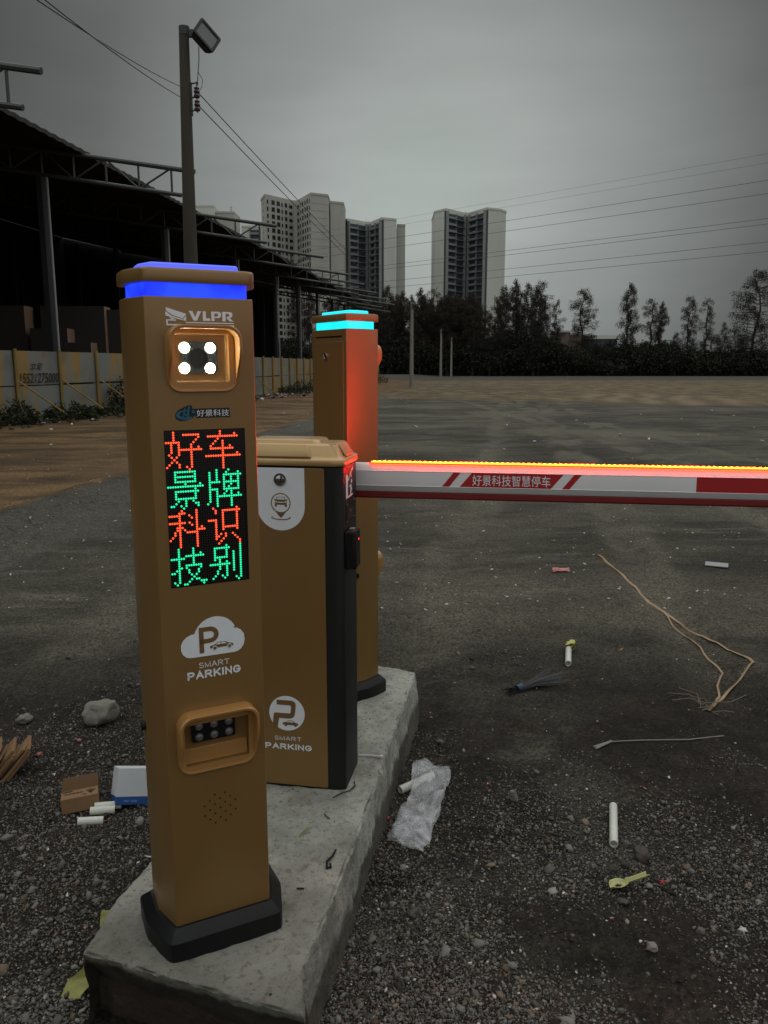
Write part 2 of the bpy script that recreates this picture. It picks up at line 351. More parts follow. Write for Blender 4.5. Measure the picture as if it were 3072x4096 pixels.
colr = mixc(mth('MULTIPLY', mr(n_fine, .3, .7, .0, .55), mth('MULTIPLY_ADD', near_dirt, -.75, 1.0)), colr, mixc(n_grit, (.008, .007, .0050), (.10, .094, .078)), 'MIX')
spk = N(t, 'ShaderNodeTexVoronoi'); spk.inputs['Scale'].default_value = 26; t.links.new(geo.outputs['Position'], spk.inputs[0])
colr = mixc(mth('MULTIPLY', mr(spk.outputs['Distance'], .05, .10, 1, 0), mr(n_fine, .5, .62)), colr, (.26, .25, .23))
vor = N(t, 'ShaderNodeTexVoronoi'); vor.inputs['Scale'].default_value = 85; t.links.new(geo.outputs['Position'], vor.inputs[0])
gr = mth('MULTIPLY', mr(vor.outputs['Color'], .1, .9, .55, 1.5), mr(n_grit, .25, .75, .55, 1.5))
gn = N(t, 'ShaderNodeVectorMath', operation='SCALE'); t.links.new(colr, gn.inputs[0]); t.links.new(gr, gn.inputs['Scale'])
t.links.new(mixc(1.0, gn.outputs[0], (1.0, .965, .85), 'MULTIPLY'), b.inputs['Base Color'])
hh = mth('ADD', mth('ADD', mth('MULTIPLY', n_fine, 1.0), mth('MULTIPLY', n_grit, .45)), mth('MULTIPLY', vor.outputs['Distance'], -.35))
bp = N(t, 'ShaderNodeBump'); bp.inputs['Strength'].default_value = .9; bp.inputs['Distance'].default_value = .02
t.links.new(hh, bp.inputs['Height']); t.links.new(bp.outputs[0], b.inputs['Normal'])
go = np_obj('ground', np.stack([gx.ravel(), gy.ravel(), gz.ravel()], 1), np.stack([ii, ii + 1, ii + nx + 1, ii + nx], 1), mg, smooth=True)
tag(go, kind='structure')

# loose gravel near the camera: thousands of pebbles, one mass
def ico():
    p = (1 + 5 ** .5) / 2
    v = np.array([(-1,p,0),(1,p,0),(-1,-p,0),(1,-p,0),(0,-1,p),(0,1,p),(0,-1,-p),(0,1,-p),(p,0,-1),(p,0,1),(-p,0,-1),(-p,0,1)], float)
    f = np.array([(0,11,5),(0,5,1),(0,1,7),(0,7,10),(0,10,11),(1,5,9),(5,11,4),(11,10,2),(10,7,6),(7,1,8),(3,9,4),(3,4,2),(3,2,6),(3,6,8),(3,8,9),(4,9,5),(2,4,11),(6,2,10),(8,6,7),(9,8,1)])
    return v / np.linalg.norm(v[0]), f
def ico2():
    v, f = ico(); v = list(map(tuple, v)); cache = {}; nf = []
    def mid(a, b):
        k = (min(a, b), max(a, b))
        if k not in cache: q = np.array(v[a]) + np.array(v[b]); v.append(tuple(q / np.linalg.norm(q))); cache[k] = len(v) - 1
        return cache[k]
    for a, b_, c in f:
        x, y, z = mid(a, b_), mid(b_, c), mid(c, a); nf += [(a, x, z), (b_, y, x), (c, z, y), (x, y, z)]
    return np.array(v), np.array(nf)
def scatter(P, size, tv, tf, flat=.65, jit=.24, sink=.25):
    n = len(P); k = len(tv); V = tv[None] * (1 + rng.normal(0, jit, (n, k, 1)))
    V = V * np.stack([rng.uniform(.75, 1.3, n), rng.uniform(.7, 1.1, n), rng.uniform(flat - .2, flat + .2, n)], 1)[:, None, :]
    a = rng.uniform(0, 6.283, n); c, s = np.cos(a)[:, None], np.sin(a)[:, None]
    tx = rng.normal(0, .3, n)[:, None]; V[:, :, 2] += V[:, :, 0] * tx
    V = np.stack([V[:, :, 0] * c - V[:, :, 1] * s, V[:, :, 0] * s + V[:, :, 1] * c, V[:, :, 2]], 2) * size[:, None, None]
    V += P[:, None, :]; V[:, :, 2] += (size * flat * (1 - 2 * sink))[:, None]
    F = tf[None] + (np.arange(n) * k)[:, None, None]
    return V.reshape(-1, 3), F.reshape(-1, 3), k
LE = np.array([(1.40,-.76),(1.676,-.715),(1.86,-.70),(2.04,-.655),(3.7,-.36)]); RE = np.array([(1.40,-.17),(1.485,-.172),(1.62,-.190),(1.79,-.15),(2.18,-.078),(2.49,-.018),(2.68,.007),(3.43,.145)])
def on_slab(x, y, m=.0):
    front = 1.676 + (x + .715) * (-.191 / .543)
    return (x > np.interp(y, LE[:, 0], LE[:, 1]) - m) & (x < np.interp(y, RE[:, 0], RE[:, 1]) + m) & (y > front - m) & (y < 3.66 + m)
def pts(n, y0, y1, dens, pw=2.0):
    u = rng.uniform(0, 1, n); y = (y0 ** (1 - pw) + u * (y1 ** (1 - pw) - y0 ** (1 - pw))) ** (1 / (1 - pw)); x = rng.uniform(-.56, .56, n) * (y + .3)
    k = (rng.uniform(0, 1, n) < dens(x, y)) & ~on_slab(x, y, .012); return x[k], y[k]
def dens(x, y):
    g = np.clip((fbm(x * 1.7 + 3, y * 1.7, 5, 40) - .47) * 9, 0, 1)
    near_slab = np.exp(-((x - np.interp(y, RE[:, 0], RE[:, 1]) - .08) / .13) ** 2) * (y < 3.3)
    blob = lambda cx, cy, rx, ry: np.exp(-(((x - cx) / rx) ** 2 + ((y - cy) / ry) ** 2))
    heap = blob(-1.2, 2.95, .5, .55) + blob(.55, 2.62, .42, .24) + blob(.95, 2.30, .40, .16) + blob(-.85, 1.72, .16, .2) + .8 * blob(.12, 1.75, .2, .25)
    return np.clip(.03 + .62 * g + .9 * near_slab + 1.0 * heap, 0, 1) * np.clip((7.5 - y) / 3.5, .12, 1)
VV, FF, CC, off = [], [], [], 0
for n, y0, y1, lo, hi, tmpl in ((170000, 1.35, 5.5, .0013, .0034, ico()), (60000, 1.35, 6.5, .0028, .0056, ico()), (6500, 1.35, 6.0, .0052, .0090, ico()), (700, 1.5, 5.0, .0085, .0150, ico2())):
    px, py = pts(n, y0, y1, dens); k = len(px); sz = rng.uniform(lo, hi, k) * rng.uniform(.7, 1.1, k)
    V, F, kv = scatter(np.stack([px, py, ground_h(px, py)], 1), sz, *tmpl)
    g = np.clip(rng.normal(.115, .058, k), .018, .32)[:, None] * np.array([1, .955, .845]) * np.where(rng.uniform(0, 1, (k, 1)) < .2, np.array([[1.0, .8, .65]]), 1)
    g = np.where(rng.uniform(0, 1, (k, 1)) < .005, np.array([[.5, .49, .46]]), g)
    VV.append(V); FF.append(F + off); CC.append(np.repeat(g, kv, 0)); off += len(V)
def colmat(name, rough=.85, emit_=0):
    m = bpy.data.materials.new(name); m.use_nodes = True; t_ = m.node_tree; b_ = t_.nodes['Principled BSDF']; b_.inputs['Roughness'].default_value = rough
    a = N(t_, 'ShaderNodeVertexColor'); a.layer_name = 'Col'; n = N(t_, 'ShaderNodeTexNoise'); n.inputs['Scale'].default_value = 260; n.inputs['Detail'].default_value = 4
    g_ = N(t_, 'ShaderNodeNewGeometry'); t_.links.new(g_.outputs['Position'], n.inputs[0])
    r = N(t_, 'ShaderNodeMapRange'); r.inputs[3].default_value = .6; r.inputs[4].default_value = 1.35; t_.links.new(n.outputs[0], r.inputs[0])
    mx = N(t_, 'ShaderNodeMix', data_type='RGBA', blend_type='MULTIPLY'); mx.inputs['Factor'].default_value = 1
    t_.links.new(a.outputs[0], mx.inputs['A']); t_.links.new(r.outputs[0], mx.inputs['B']); t_.links.new(mx.outputs['Result'], b_.inputs['Base Color'])
    b_.inputs['Specular IOR Level'].default_value = .25
    return m
MCOL = colmat('stone and scrap')
gv = np_obj('gravel', np.concatenate(VV), np.concatenate(FF), MCOL, col=np.concatenate(CC)); tag(gv, kind='stuff')
# tiny scraps of paper, glass and mortar
VV, FF, CC, off = [], [], [], 0
for n, y0, y1, lo, hi in ((210, 1.7, 7, .003, .006), (520, 5, 16, .005, .012), (90, 15, 70, .015, .055)):
    px, py = pts(n, y0, y1, lambda x, y: np.ones_like(x), 1.6); k = len(px); sz = rng.uniform(lo, hi, k)
    V, F, kv = scatter(np.stack([px, py, ground_h(px, py)], 1), sz, *ico(), flat=.35, jit=.35, sink=.1)
    pal = np.array([[.55, .55, .52], [.6, .6, .6], [.45, .40, .33], [.45, .22, .16], [.5, .42, .25]]); VV.append(V); FF.append(F + off); off += len(V)
    CC.append(np.repeat(pal[rng.choice(5, k, p=[.35, .35, .15, .08, .07])], kv, 0))
# rubbish strewn along the foot of the fence
n = 1500; fy = rng.uniform(18, 62, n); fx = np.interp(fy, [15.5, 24.1, 25.9, 42.1, 55.5, 76], [-12.4, -10.43, -9.93, -6.51, -4.92, -2.0]) + np.abs(rng.normal(.2, .75, n)) + .15
V, F, kv = scatter(np.stack([fx, fy, ground_h(fx, fy)], 1), rng.uniform(.03, .11, n), *ico(), flat=.4, jit=.4, sink=.1)
pal = np.array([[.5, .5, .48], [.35, .12, .12], [.4, .28, .28], [.2, .25, .35], [.07, .055, .04]]); VV.append(V); FF.append(F + off); CC.append(np.repeat(pal[rng.choice(5, n, p=[.12, .05, .08, .05, .70])], kv, 0))
lt = np_obj('litter', np.concatenate(VV), np.concatenate(FF), MCOL, col=np.concatenate(CC)); tag(lt, kind='stuff')

# ------------------------------------------------------------------ concrete slab
def slab():
    n1, n2, n3 = 84, 300, 34
    Rp = RE[1:]; tR = np.linspace(0, 1, n2)
    ry = np.interp(tR, np.linspace(0, 1, len(Rp)), Rp[:, 0]); ry = np.interp(tR, [0, 1], [1.485, 3.43]); rx = np.interp(ry, RE[:, 0], RE[:, 1])
    ly = np.interp(tR, [0, 1], [1.676, 3.70]); lx = np.interp(ly, LE[:, 0], LE[:, 1])
    def pt(s, tt, z):
        a, b_ = np.interp(tt, tR, lx), np.interp(tt, tR, ly); c, d_ = np.interp(tt, tR, rx), np.interp(tt, tR, ry)
        return a + (c - a) * s, b_ + (d_ - b_) * s, z
    V, F = [], []
    def grid(f, na, nb):
        o = len(V)
        for i in range(na):
            for j in range(nb): V.append(f(i / (na - 1), j / (nb - 1)))
        for i in range(na - 1):
            for j in range(nb - 1): F.append((o + i*nb + j, o + i*nb + j+1, o + (i+1)*nb + j+1, o + (i+1)*nb + j))
    Z0, Z1 = -.04, .21
    zz = lambda k: Z0 + (Z1 - Z0) * k
    grid(lambda a, c: pt(a, c, Z1), n1, n2)
    grid(lambda a, c: pt(1, c, zz(a)), n3, n2); grid(lambda a, c: pt(0, c, zz(a)), n3, n2)
    grid(lambda a, c: pt(c, 0, zz(a)), n3, n1); grid(lambda a, c: pt(c, 1, zz(a)), n3, n1)
    bm = bmesh.new(); vs = [bm.verts.new(v) for v in V]
    for q in F: bm.faces.new([vs[i] for i in q])
    bmesh.ops.remove_doubles(bm, verts=bm.verts, dist=1e-5); bmesh.ops.recalc_face_normals(bm, faces=bm.faces); bm.normal_update()
    for v in bm.verts:
        c = v.co.copy(); n_ = v.normal.copy()
        dd = mnoise.fractal(c * 4, 1, 2, 4) * .003 + mnoise.fractal(c * 22, 1, 2, 4) * .0035
        top = c.z > Z1 - .003; horiz = 1 - abs(n_.z)
        if horiz > .3: dd += mnoise.fractal(c * 6 + Vector((5, 1, 2)), 1, 2, 3) * .004 + mnoise.fractal(Vector((c.x * 38, c.y * 38, c.z * 10)), 1, 2, 5) * .0048
        ed = (max(0, mnoise.noise(c * 14 + Vector((9, 9, 0))) - .02) * .026 + max(0, mnoise.noise(c * 45)) * .008 + .003) if (top and horiz > .2) else 0        # broken arrises
        v.co = c + n_ * dd - n_ * ed
        if horiz > .3 and n_.x > .5: v.co.x += .018 * (1 - (c.z - Z0) / (Z1 - Z0))
        if horiz > .3 and n_.y < -.5:
            k = 1 - (c.z - Z0) / (Z1 - Z0); v.co.y += .06 * min(1, k * 2.2) + .018 * mnoise.noise(c * 7) * min(1, k * 4); v.co.z -= .012 * max(0, mnoise.noise(c * 5 + Vector((3, 0, 0)))) * (1 - k)
    me = bpy.data.meshes.new('concrete_slab'); bm.to_mesh(me); bm.free()
    m = bpy.data.materials.new('rough concrete'); m.use_nodes = True; global t, geo; t = m.node_tree; b_ = t.nodes['Principled BSDF']; b_.inputs['Roughness'].default_value = .88
    b_.inputs['Specular IOR Level'].default_value = .25
    geo = N(t, 'ShaderNodeNewGeometry'); s_ = N(t, 'ShaderNodeSeparateXYZ'); t.links.new(geo.outputs['Position'], s_.inputs[0])
    c = mixc(mr(noise(5, 7), .36, .66), (.36, .365, .315), (.58, .585, .51))
    c = mixc(mr(noise(48, 6, rough=.75), .50, .66, 0, .7), c, (.16, .155, .125))
    c = mixc(mr(noise(16, 6, rough=.7), .54, .66, 0, .5), c, (.20, .19, .155))
    c = mixc(mr(noise(120, 3), .60, .72, 0, .55), c, (.62, .62, .56))
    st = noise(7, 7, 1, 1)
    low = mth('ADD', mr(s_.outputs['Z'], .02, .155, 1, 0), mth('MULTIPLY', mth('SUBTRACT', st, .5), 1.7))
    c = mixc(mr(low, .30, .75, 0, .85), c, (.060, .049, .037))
    c = mixc(mth('MULTIPLY', mr(mth('ADD', mth('MULTIPLY_ADD', s_.outputs['X'], .352, s_.outputs['Y']), mth('MULTIPLY', mth('SUBTRACT', noise(4, 6), .5), .9)), 1.35, 2.05, 1, 0), .55), c, (.15, .135, .105))  # soil smears, deepened towards the near end to imitate lens vignetting
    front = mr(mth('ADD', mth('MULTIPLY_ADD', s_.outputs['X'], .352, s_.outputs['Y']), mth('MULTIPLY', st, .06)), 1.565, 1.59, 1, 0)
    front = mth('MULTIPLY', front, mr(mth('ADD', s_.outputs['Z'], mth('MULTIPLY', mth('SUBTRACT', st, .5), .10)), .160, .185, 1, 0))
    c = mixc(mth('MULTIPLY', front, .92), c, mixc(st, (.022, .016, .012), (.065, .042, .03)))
    pit = N(t, 'ShaderNodeTexVoronoi'); pit.inputs['Scale'].default_value = 38; t.links.new(geo.outputs['Position'], pit.inputs[0])
    c = mixc(mth('MULTIPLY', mr(pit.outputs['Distance'], .10, .20, 1, 0), mr(noise(6, 4), .5, .6, 0, .8)), c, (.09, .085, .07))
    c = mixc(mr(noise(2.4, 6), .52, .68, 0, .45), c, (.19, .175, .14))
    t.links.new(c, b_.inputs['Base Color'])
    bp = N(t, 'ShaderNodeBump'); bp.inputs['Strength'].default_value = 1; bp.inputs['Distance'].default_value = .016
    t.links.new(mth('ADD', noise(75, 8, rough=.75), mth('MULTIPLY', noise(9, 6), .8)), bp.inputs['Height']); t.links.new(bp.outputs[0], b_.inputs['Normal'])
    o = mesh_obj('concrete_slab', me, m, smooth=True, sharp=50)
    tag(o, 'rough grey concrete island slab with a broken dirty front edge under the gold pillars', 'slab', kind='thing')
slab()

k = 900; cxs, cys = rng.uniform(-.72, .15, k), rng.uniform(1.5, 3.65, k); ok = on_slab(cxs, cys, -.02); cxs, cys = cxs[ok], cys[ok]
edge_ = np.minimum(np.interp(cys, RE[:, 0], RE[:, 1]) - cxs, cxs - np.interp(cys, LE[:, 0], LE[:, 1])); ok = rng.uniform(0, 1, len(cxs)) < .25 + .75 * np.exp(-edge_ / .05); cxs, cys = cxs[ok], cys[ok]
V, F, kv = scatter(np.stack([cxs, cys, np.full(len(cxs), .2095)], 1), rng.uniform(.001, .0034, len(cxs)), *ico())
cr = np_obj('mortar_crumbs', V, F, MCOL, col=np.repeat(np.clip(rng.normal(.2, .12, len(cxs)), .04, .5)[:, None] * np.array([[1, .97, .88]]), kv, 0)); tag(cr, kind='stuff')

# ------------------------------------------------------------------ licence plate pillars
OUT = [(-.114, -.09), (.114, -.09), (.140, -.008), (.139, .071), (-.139, .071), (-.140, -.008)]
FY = -.09
def hood(root, x0, x1, z0, z1, r, dtop, dbot, wx, wz0, wz1, name):
    def prof(z):
        k = min(1, max(0, ((z - z0) / (z1 - z0) - .10) / .55)); k = k*k*(3-2*k); return dbot + (dtop - dbot) * k
    def ring(i, off_, y=None):
        return [(x, (FY - prof(z) - off_) if y is None else y, z) for x, z in i]
    sub = 10
    def rr(a, b_, c, d_, q):
        p = []; base = rrect(a, b_, c, d_, q, 6); n = len(base)
        for i in range(n):
            u, v = Vector(base[i]), Vector(base[(i+1) % n]); k = sub if i in (6, 13, 20, 27) else 1
            p += [tuple(u.lerp(v, j / k)) for j in range(k)]
        return p
    o0 = rr(x0, x1, z0, z1, r); th = .007
    o1 = rr(x0 + th, x1 - th, z0 + th, z1 - th, r - th * .6); w = rr(-wx, wx, wz0, wz1, .006)
    mb = MB().loft([ring(o0, 0, FY + .003), ring(o0, -.004), ring(rr(x0 + .002, x1 - .002, z0 + .002, z1 - .002, r), 0), ring(o1, -.001)], False, False)
    # inside: the wall runs back to the window opening
    q = rr(-wx, wx, wz0, wz1, .004)
    n = min(len(o1), len(q)); o1, q = o1[:n], q[:n]
    mb.loft([ring(o1, -.001), ring(o1, 0, FY - .0032), ring(q, 0, FY - .0032), ring(q, 0, FY + .0005)], False, False)
    return mb.build(name, M['gold_hood'], root, smooth=True, sharp=32)
def pillar(loc, rz, band, top, label, front):
    root = thing('parking_pillar', label, 'pillar', loc, rz, 'gold plate reader pillars')
    p0, p1, p2 = offset(OUT, .030), offset(OUT, .006), offset(OUT, -.004)
    def soft(poly, c=.014):
        r = []
        n = len(poly)
        for i in range(n):
            a, b_, d_ = Vector(poly[i-1]), Vector(poly[i]), Vector(poly[(i+1) % n])
            u, v = b_ + (a - b_).normalized() * c, b_ + (d_ - b_).normalized() * c
            r += [tuple(u), tuple((u + v + b_ * 2) / 4), tuple(v)]
        return r
    MB().loft([[(x, y, z) for x, y in soft(q, c)] for q, z, c in ((p0, -.004, .016), (p0, .046, .016), (offset(OUT, .027), .050, .014), (p1, .070, .010), (p2, .070, .008))]).build('plinth', M['black'], root, smooth=True, sharp=25)
    HO = ((.466, .566, .0745), (1.336, 1.436, .057)); zs_ = [.068, .466, .566, 1.336, 1.436, 1.51]; mb = MB()
    mb.v = [(x, y, z) for z in zs_ for x, y in OUT]; mb.f = [(5, 4, 3, 2, 1, 0), tuple(range(30, 36))]
    for i in range(5):
        for j in range(6):
            a, b_ = i * 6 + j, i * 6 + (j + 1) % 6
            if j == 0 and i in (1, 3):
                hw = HO[0][2] if i == 1 else HO[1][2]; o_ = len(mb.v); mb.v += [(-hw, FY, zs_[i]), (hw, FY, zs_[i]), (hw, FY, zs_[i+1]), (-hw, FY, zs_[i+1])]
                mb.v += [(-hw, FY + .020, zs_[i]), (hw, FY + .020, zs_[i]), (hw, FY + .020, zs_[i+1]), (-hw, FY + .020, zs_[i+1])]
                mb.f += [(a, o_, o_ + 3, a + 6), (o_ + 1, b_, b_ + 6, o_ + 2), (o_, o_+1, o_+5, o_+4), (o_+1, o_+2, o_+6, o_+5), (o_+2, o_+3, o_+7, o_+6), (o_+3, o_, o_+4, o_+7), (o_+4, o_+5, o_+6, o_+7)]
            elif j == 0:
                bot = [a] + ([(len_i) for len_i in []]); mb.f.append((a, b_, b_ + 6, a + 6))
            else: mb.f.append((a, b_, b_ + 6, a + 6))
    body = mb.build('body', M['gold'], root, bevel=.003, seg=3)
    bandp = offset(OUT, -.013)
    MB().prism(soft(bandp, .004), 1.510, 1.540).build('light_band', M[band], root)
    MB().loft([[(x, y, z) for x, y in soft(offset(OUT, q), .012)] for q, z in ((-.01, 1.5385), (.0025, 1.5385), (.0035, 1.541), (.0035, 1.5625), (.001, 1.5665), (-.006, 1.568), (-.028, 1.568))], True, True).build('cap', M['gold'], root, smooth=True, sharp=35)
    MB().loft([[(x, y, z) for x, y in soft(offset(OUT, q), .006)] for q, z in ((-.030, 1.567), (-.030, 1.578), (-.033, 1.581))]).build('top_light', M[top], root)
    h1 = hood(root, -.0775, .0775, 1.314, 1.4525, .030, .043, .006, .057, 1.336, 1.436, 'camera_hood')
    pn = MB().plate(rrect(-.0405, .0375, 1.3525, 1.420, .010), FY + .0195, .004).build('camera_window', M['glass'], h1, bevel=.001)
    for x, z in ((-.0330, 1.407), (.0222, 1.407), (-.0345, 1.3643), (.0205, 1.3643)):
        MB().plate(circ(x, z, .0122), FY + .0155, .0010).build('lamp_ring', M['lamp_halo'], h1)
        MB().plate(circ(x, z, .0089), FY + .0147, .0022).build('lamp', M['white_led'], h1)
    rg = MB(); c0, c1 = circ(-.005, 1.385, .0215, 32), circ(-.005, 1.385, .0175, 32)
    rg.loft([[(x, FY + .0155, z) for x, z in c0], [(x, FY + .0125, z) for x, z in c0], [(x, FY + .0125, z) for x, z in c1], [(x, FY + .0150, z) for x, z in c1]], False, True).build('lens', mat('lens ring', (.04, .045, .043), .2, .3), h1)
    h2 = hood(root, -.0925, .0925, .447, .600, .032, .038, .006, .0745, .466, .566, 'lamp_hood')
    MB().plate(rrect(-.055, .045, .5175, .5655, .003), FY + .0195, .0115).build('lamp_panel', M['black'], h2)
    lm = mat('unlit lamp', (.20, .20, .19), .12, .3)
    for z in (.5295, .5555):
        for x in (-.040, -.005, .030):
            rr = [[(px, FY + .0080 - dy, pz) for px, pz in circ(x, z, q, 16)] for q, dy in ((.0098, 0), (.0092, .0028), (.006, .005), (.002, .0058))]
            MB().loft(rr, False, True).build('lamp', lm, h2, smooth=True, sharp=60)
    MB().box(-.0735, .0735, FY + .010, FY + .0195, .4665, .5035).build('shelf', M['gold_hood'], h2, bevel=.001)
    # black cable gland on the flank, back door with slot and lock
    for sx in (-1, 1):
        MB().tube([(sx * .139, .035, .53), (sx * .149, .035, .53)], .011, 14).build('cable_plug', M['black'], root)
    if not front:
        dr = MB().box(-.118, .118, .0705, .0735, .09, 1.462).build('door', M['gold'], root, bevel=.001)
        MB().box(-.105, .105, .0703, .0716, 1.478, 1.484).build('slot', M['black'], root)
        c = [[(x, .0728 + dy, z) for x, z in circ(.02, 1.405, q, 18)] for q, dy in ((.0125, 0), (.0125, .006), (.0085, .0075), (.008, .005))]
        MB().loft(c, False, True).build('lock', M['chrome'], dr, smooth=True)
        return root
    # ---- writing and marks on the front
    y = FY - .0002
    cam_ = MB()
    cam_.plate([(-.0715, 1.488), (-.0700, 1.4878), (-.0290, 1.4755), (-.0370, 1.4665), (-.0590, 1.4728), (-.0702, 1.4810)], y)
    cam_.plate([(-.0725, 1.4785), (-.0707, 1.4795), (-.0605, 1.4712), (-.0375, 1.4650), (-.0378, 1.4628), (-.0500, 1.4658), (-.0725, 1.4715)], y)
    cam_.plate([(-.0362, 1.4650), (-.0297, 1.4725), (-.0307, 1.4615), (-.0360, 1.4622)], y)
    cam_.plate([(-.0660, 1.4695), (-.0530, 1.4655), (-.0600, 1.4640)], y); cam_.plate([(-.0615, 1.4645), (-.0585, 1.4645), (-.0585, 1.4615), (-.0615, 1.4615)], y)
    cam_.plate([(-.0712, 1.4640), (-.0512, 1.4640), (-.0512, 1.4612), (-.0682, 1.4612), (-.0682, 1.4545), (.0715, 1.4545), (.0715, 1.4518), (-.0712, 1.4518)], y)
    cam_.plate([(-.0310, 1.4592), (.0715, 1.4592), (.0715, 1.4572), (-.0310, 1.4572)], y)
    cam_.build('camera_emblem', M['decal'], root)
    for gp_, a, b_ in (([(0,1),(.30,1),(.50,.36),(.70,1),(1,1),(.64,0),(.36,0)], -.0243, .0020), ([(0,1),(.42,1),(.42,.27),(1,.27),(1,0),(0,0)], .0050, .0205), ([(0,0),(0,1),(.78,1),(.94,.92),(1,.76),(1,.58),(.92,.40),(.76,.33),(.36,.33),(.36,.47),(.62,.50),(.69,.58),(.69,.72),(.62,.79),(.32,.79),(.32,0)], .0232, .0440), ([(0,0),(0,1),(.70,1),(.88,.92),(.93,.76),(.92,.58),(.84,.44),(.66,.38),(1.0,0),(.66,0),(.38,.34),(.38,.48),(.56,.51),(.62,.58),(.62,.72),(.56,.79),(.30,.79),(.30,0)], .0466, .0705)):
        MB().plate([(a + u * (b_ - a), 1.4625 + v * .0195) for u, v in gp_], y).build('lettering', M['decal'], root)
    # maker's badge: swoosh letters in blue on black
    bd = MB().plate([(-.0625, 1.266), (-.0605, 1.2585), (-.053, 1.2545), (-.040, 1.2550), (-.027, 1.2600), (-.0195, 1.2660), (-.0175, 1.2600), (.0565, 1.2600), (.0545, 1.2800), (-.0255, 1.2795), (-.0262, 1.2865), (-.0345, 1.2868), (-.0385, 1.2850), (-.0520, 1.2790), (-.0600, 1.2725)], y, .0008).build('badge', mat('badge black', (.008, .010, .014), .4), root)
    mb_ = mat('badge blue', (.02, .16, .24), .4); sw = MB()
    cx, cz = -.041, 1.2665
    arc = []
    for i in range(23):
        a = R_(65 + i * 11.6); k = 1 - .35 * i / 22 * 0
        arc.append((a, .0195, .0095))
    ring_o = [(cx + .0195 * math.cos(a), cz + .0098 * math.sin(a)) for a, _, _ in arc]; ring_i = [(cx + .0015 + .0140 * math.cos(a), cz + .0012 + .0064 * math.sin(a)) for a, _, _ in arc]
    for i in range(22): sw.plate([ring_o[i], ring_o[i+1], ring_i[i+1], ring_i[i]], y - .0009)
    sw.plate([(-.0480, 1.2590), (-.0445, 1.2590), (-.0395, 1.2800), (-.0430, 1.2800)], y - .0009); sw.plate([(-.0395, 1.2590), (-.0355, 1.2590), (-.0300, 1.2845), (-.0340, 1.2845)], y - .0009)
    sw.plate([(-.0460, 1.2655), (-.0360, 1.2655), (-.0355, 1.2685), (-.0450, 1.2685)], y - .0009); sw.plate(circ(-.0235, 1.2735, .0034, 12), y - .0009)
    sw.build('badge_emblem', mb_, bd)
    text('好景科技', -.0165, .0538, 1.2625, 1.2770, y - .0009, M['decal'], 'badge_lettering', bd)
    # LED sign: 32 x 64 dots
    pn = MB().plate([(-.0878, .8915), (.0878, .8915), (.0878, 1.2350), (-.0878, 1.2350)], FY + .0002, .0012).build('led_sign', mat('sign black', (.006, .006, .006), .25), root)
    off_ = MB(); px = .172 / 32.6; x00 = -.0858 + px * .3
    G = {'好': '3;3,7-13;3,13;3,12;0-5,11;2,5,10;2,5,10,13;2,5-14;2,5,10;1,5,10;2,4,10;3,10;2,4,10;1,5,10;0,5,8,10;9',
         '车': '6;6,12;1-13;5;4,7;3,7;2,7,10;2-11;7;7,13;0-14;7;7;7;7;7',
         '景': '3-11;3,11;3-11;3,11;3-11;7,13;0-14;11;3-12;3,11;3,11;3-11;4,7,10;3,7,11,12;1,2,5,7,12;6',
         '牌': '4,9;1,4,8,13;1,4,7-14;1,4,7,10,13;1,4,7,10,13;1-5,7-13;1,7,10,13;1,7,9,13;1-4,7-13;1,4,8,10;1,4,7,10,13;1,4-14;1,4,10;1,4,10;0,4,10;4,10',
         '科': '5,11;4,5,6,11;0-4,8,11;4,9,11;4,11;0-6,8,11;4,9,11;3-5,11,13;3,4,6,11-14;2,4,7-11;2,4,11;1,4,11;0,4,11;4,11;4,11;4,11',
         '识': '2,12;3,6-13;3,6,12;6,12;6,12;0-3,6,12;3,6,12;3,6,12;3,6-12;3,6,12;3;3,5,7,10;3,4,7,11;3,6,12;5,13;4,13',
         '技': '3,9;3,9;3,9,12;3,6-13;0-5,9;3,9;3,9;3,6-12;3,4,6,12;2,3,7,11;0,1,3,7,11;3,8,10;3,9;3,8,10,11;1,3,7,12-14;2,5,6,13',
         '别': '7,13;2-8,13;2,7,13;2,7,10,13;2,7,10,13;2-7,10,13;2,4,10,13;4,7,10,13;0-8,10,13;4,7,10,13;4,7,10,13;3,7,10,13;3,7,13;2,5,7,13;1,6,11,13;12'}
    lit = set()
    for r, (a, b_) in enumerate((('好', '车'), ('景', '牌'), ('科', '识'), ('技', '别'))):
        for cx_, ch in ((0, a), (16, b_)):
            mb = MB()
            for ry, row in enumerate(G[ch].split(';')):
                for seg in row.split(','):
                    lo, hi = (int(q) for q in (seg.split('-') if '-' in seg else (seg, seg)))
                    for c in range(lo, hi + 1):
                        X_, Y_ = x00 + (cx_ + c) * px, 1.2315 - (r * 16 + ry + .3) * .3385 / 64
                        lit.add((cx_ + c, r * 16 + ry)); mb.plate(circ(X_, Y_, px * .45, 6), FY - .0010, .0014)
            mb.build('led_character', M['red_dot'] if r % 2 == 0 else M['green_dot'], pn)
    for cx_ in range(32):
        for ry in range(64):
            if (cx_, ry) not in lit:
                X_, Y_ = x00 + cx_ * px, 1.2315 - (ry + .3) * .3385 / 64; k = px * .25
                off_.add([(X_-k, FY-.0012, Y_-k), (X_+k, FY-.0012, Y_-k), (X_+k, FY-.0012, Y_+k), (X_-k, FY-.0012, Y_+k)], [(0, 1, 2, 3)])
    o = off_.build('unlit_dots', M['dim_dot'], pn); o['kind'] = 'stuff'
    # cloud emblem
    cl = [(-.0506, .7255), (-.0610, .7275), (-.0690, .7345), (-.0733, .7450), (-.0730, .7580), (-.0680, .7680), (-.0600, .7750), (-.0500, .7790), (-.0445, .7795)]
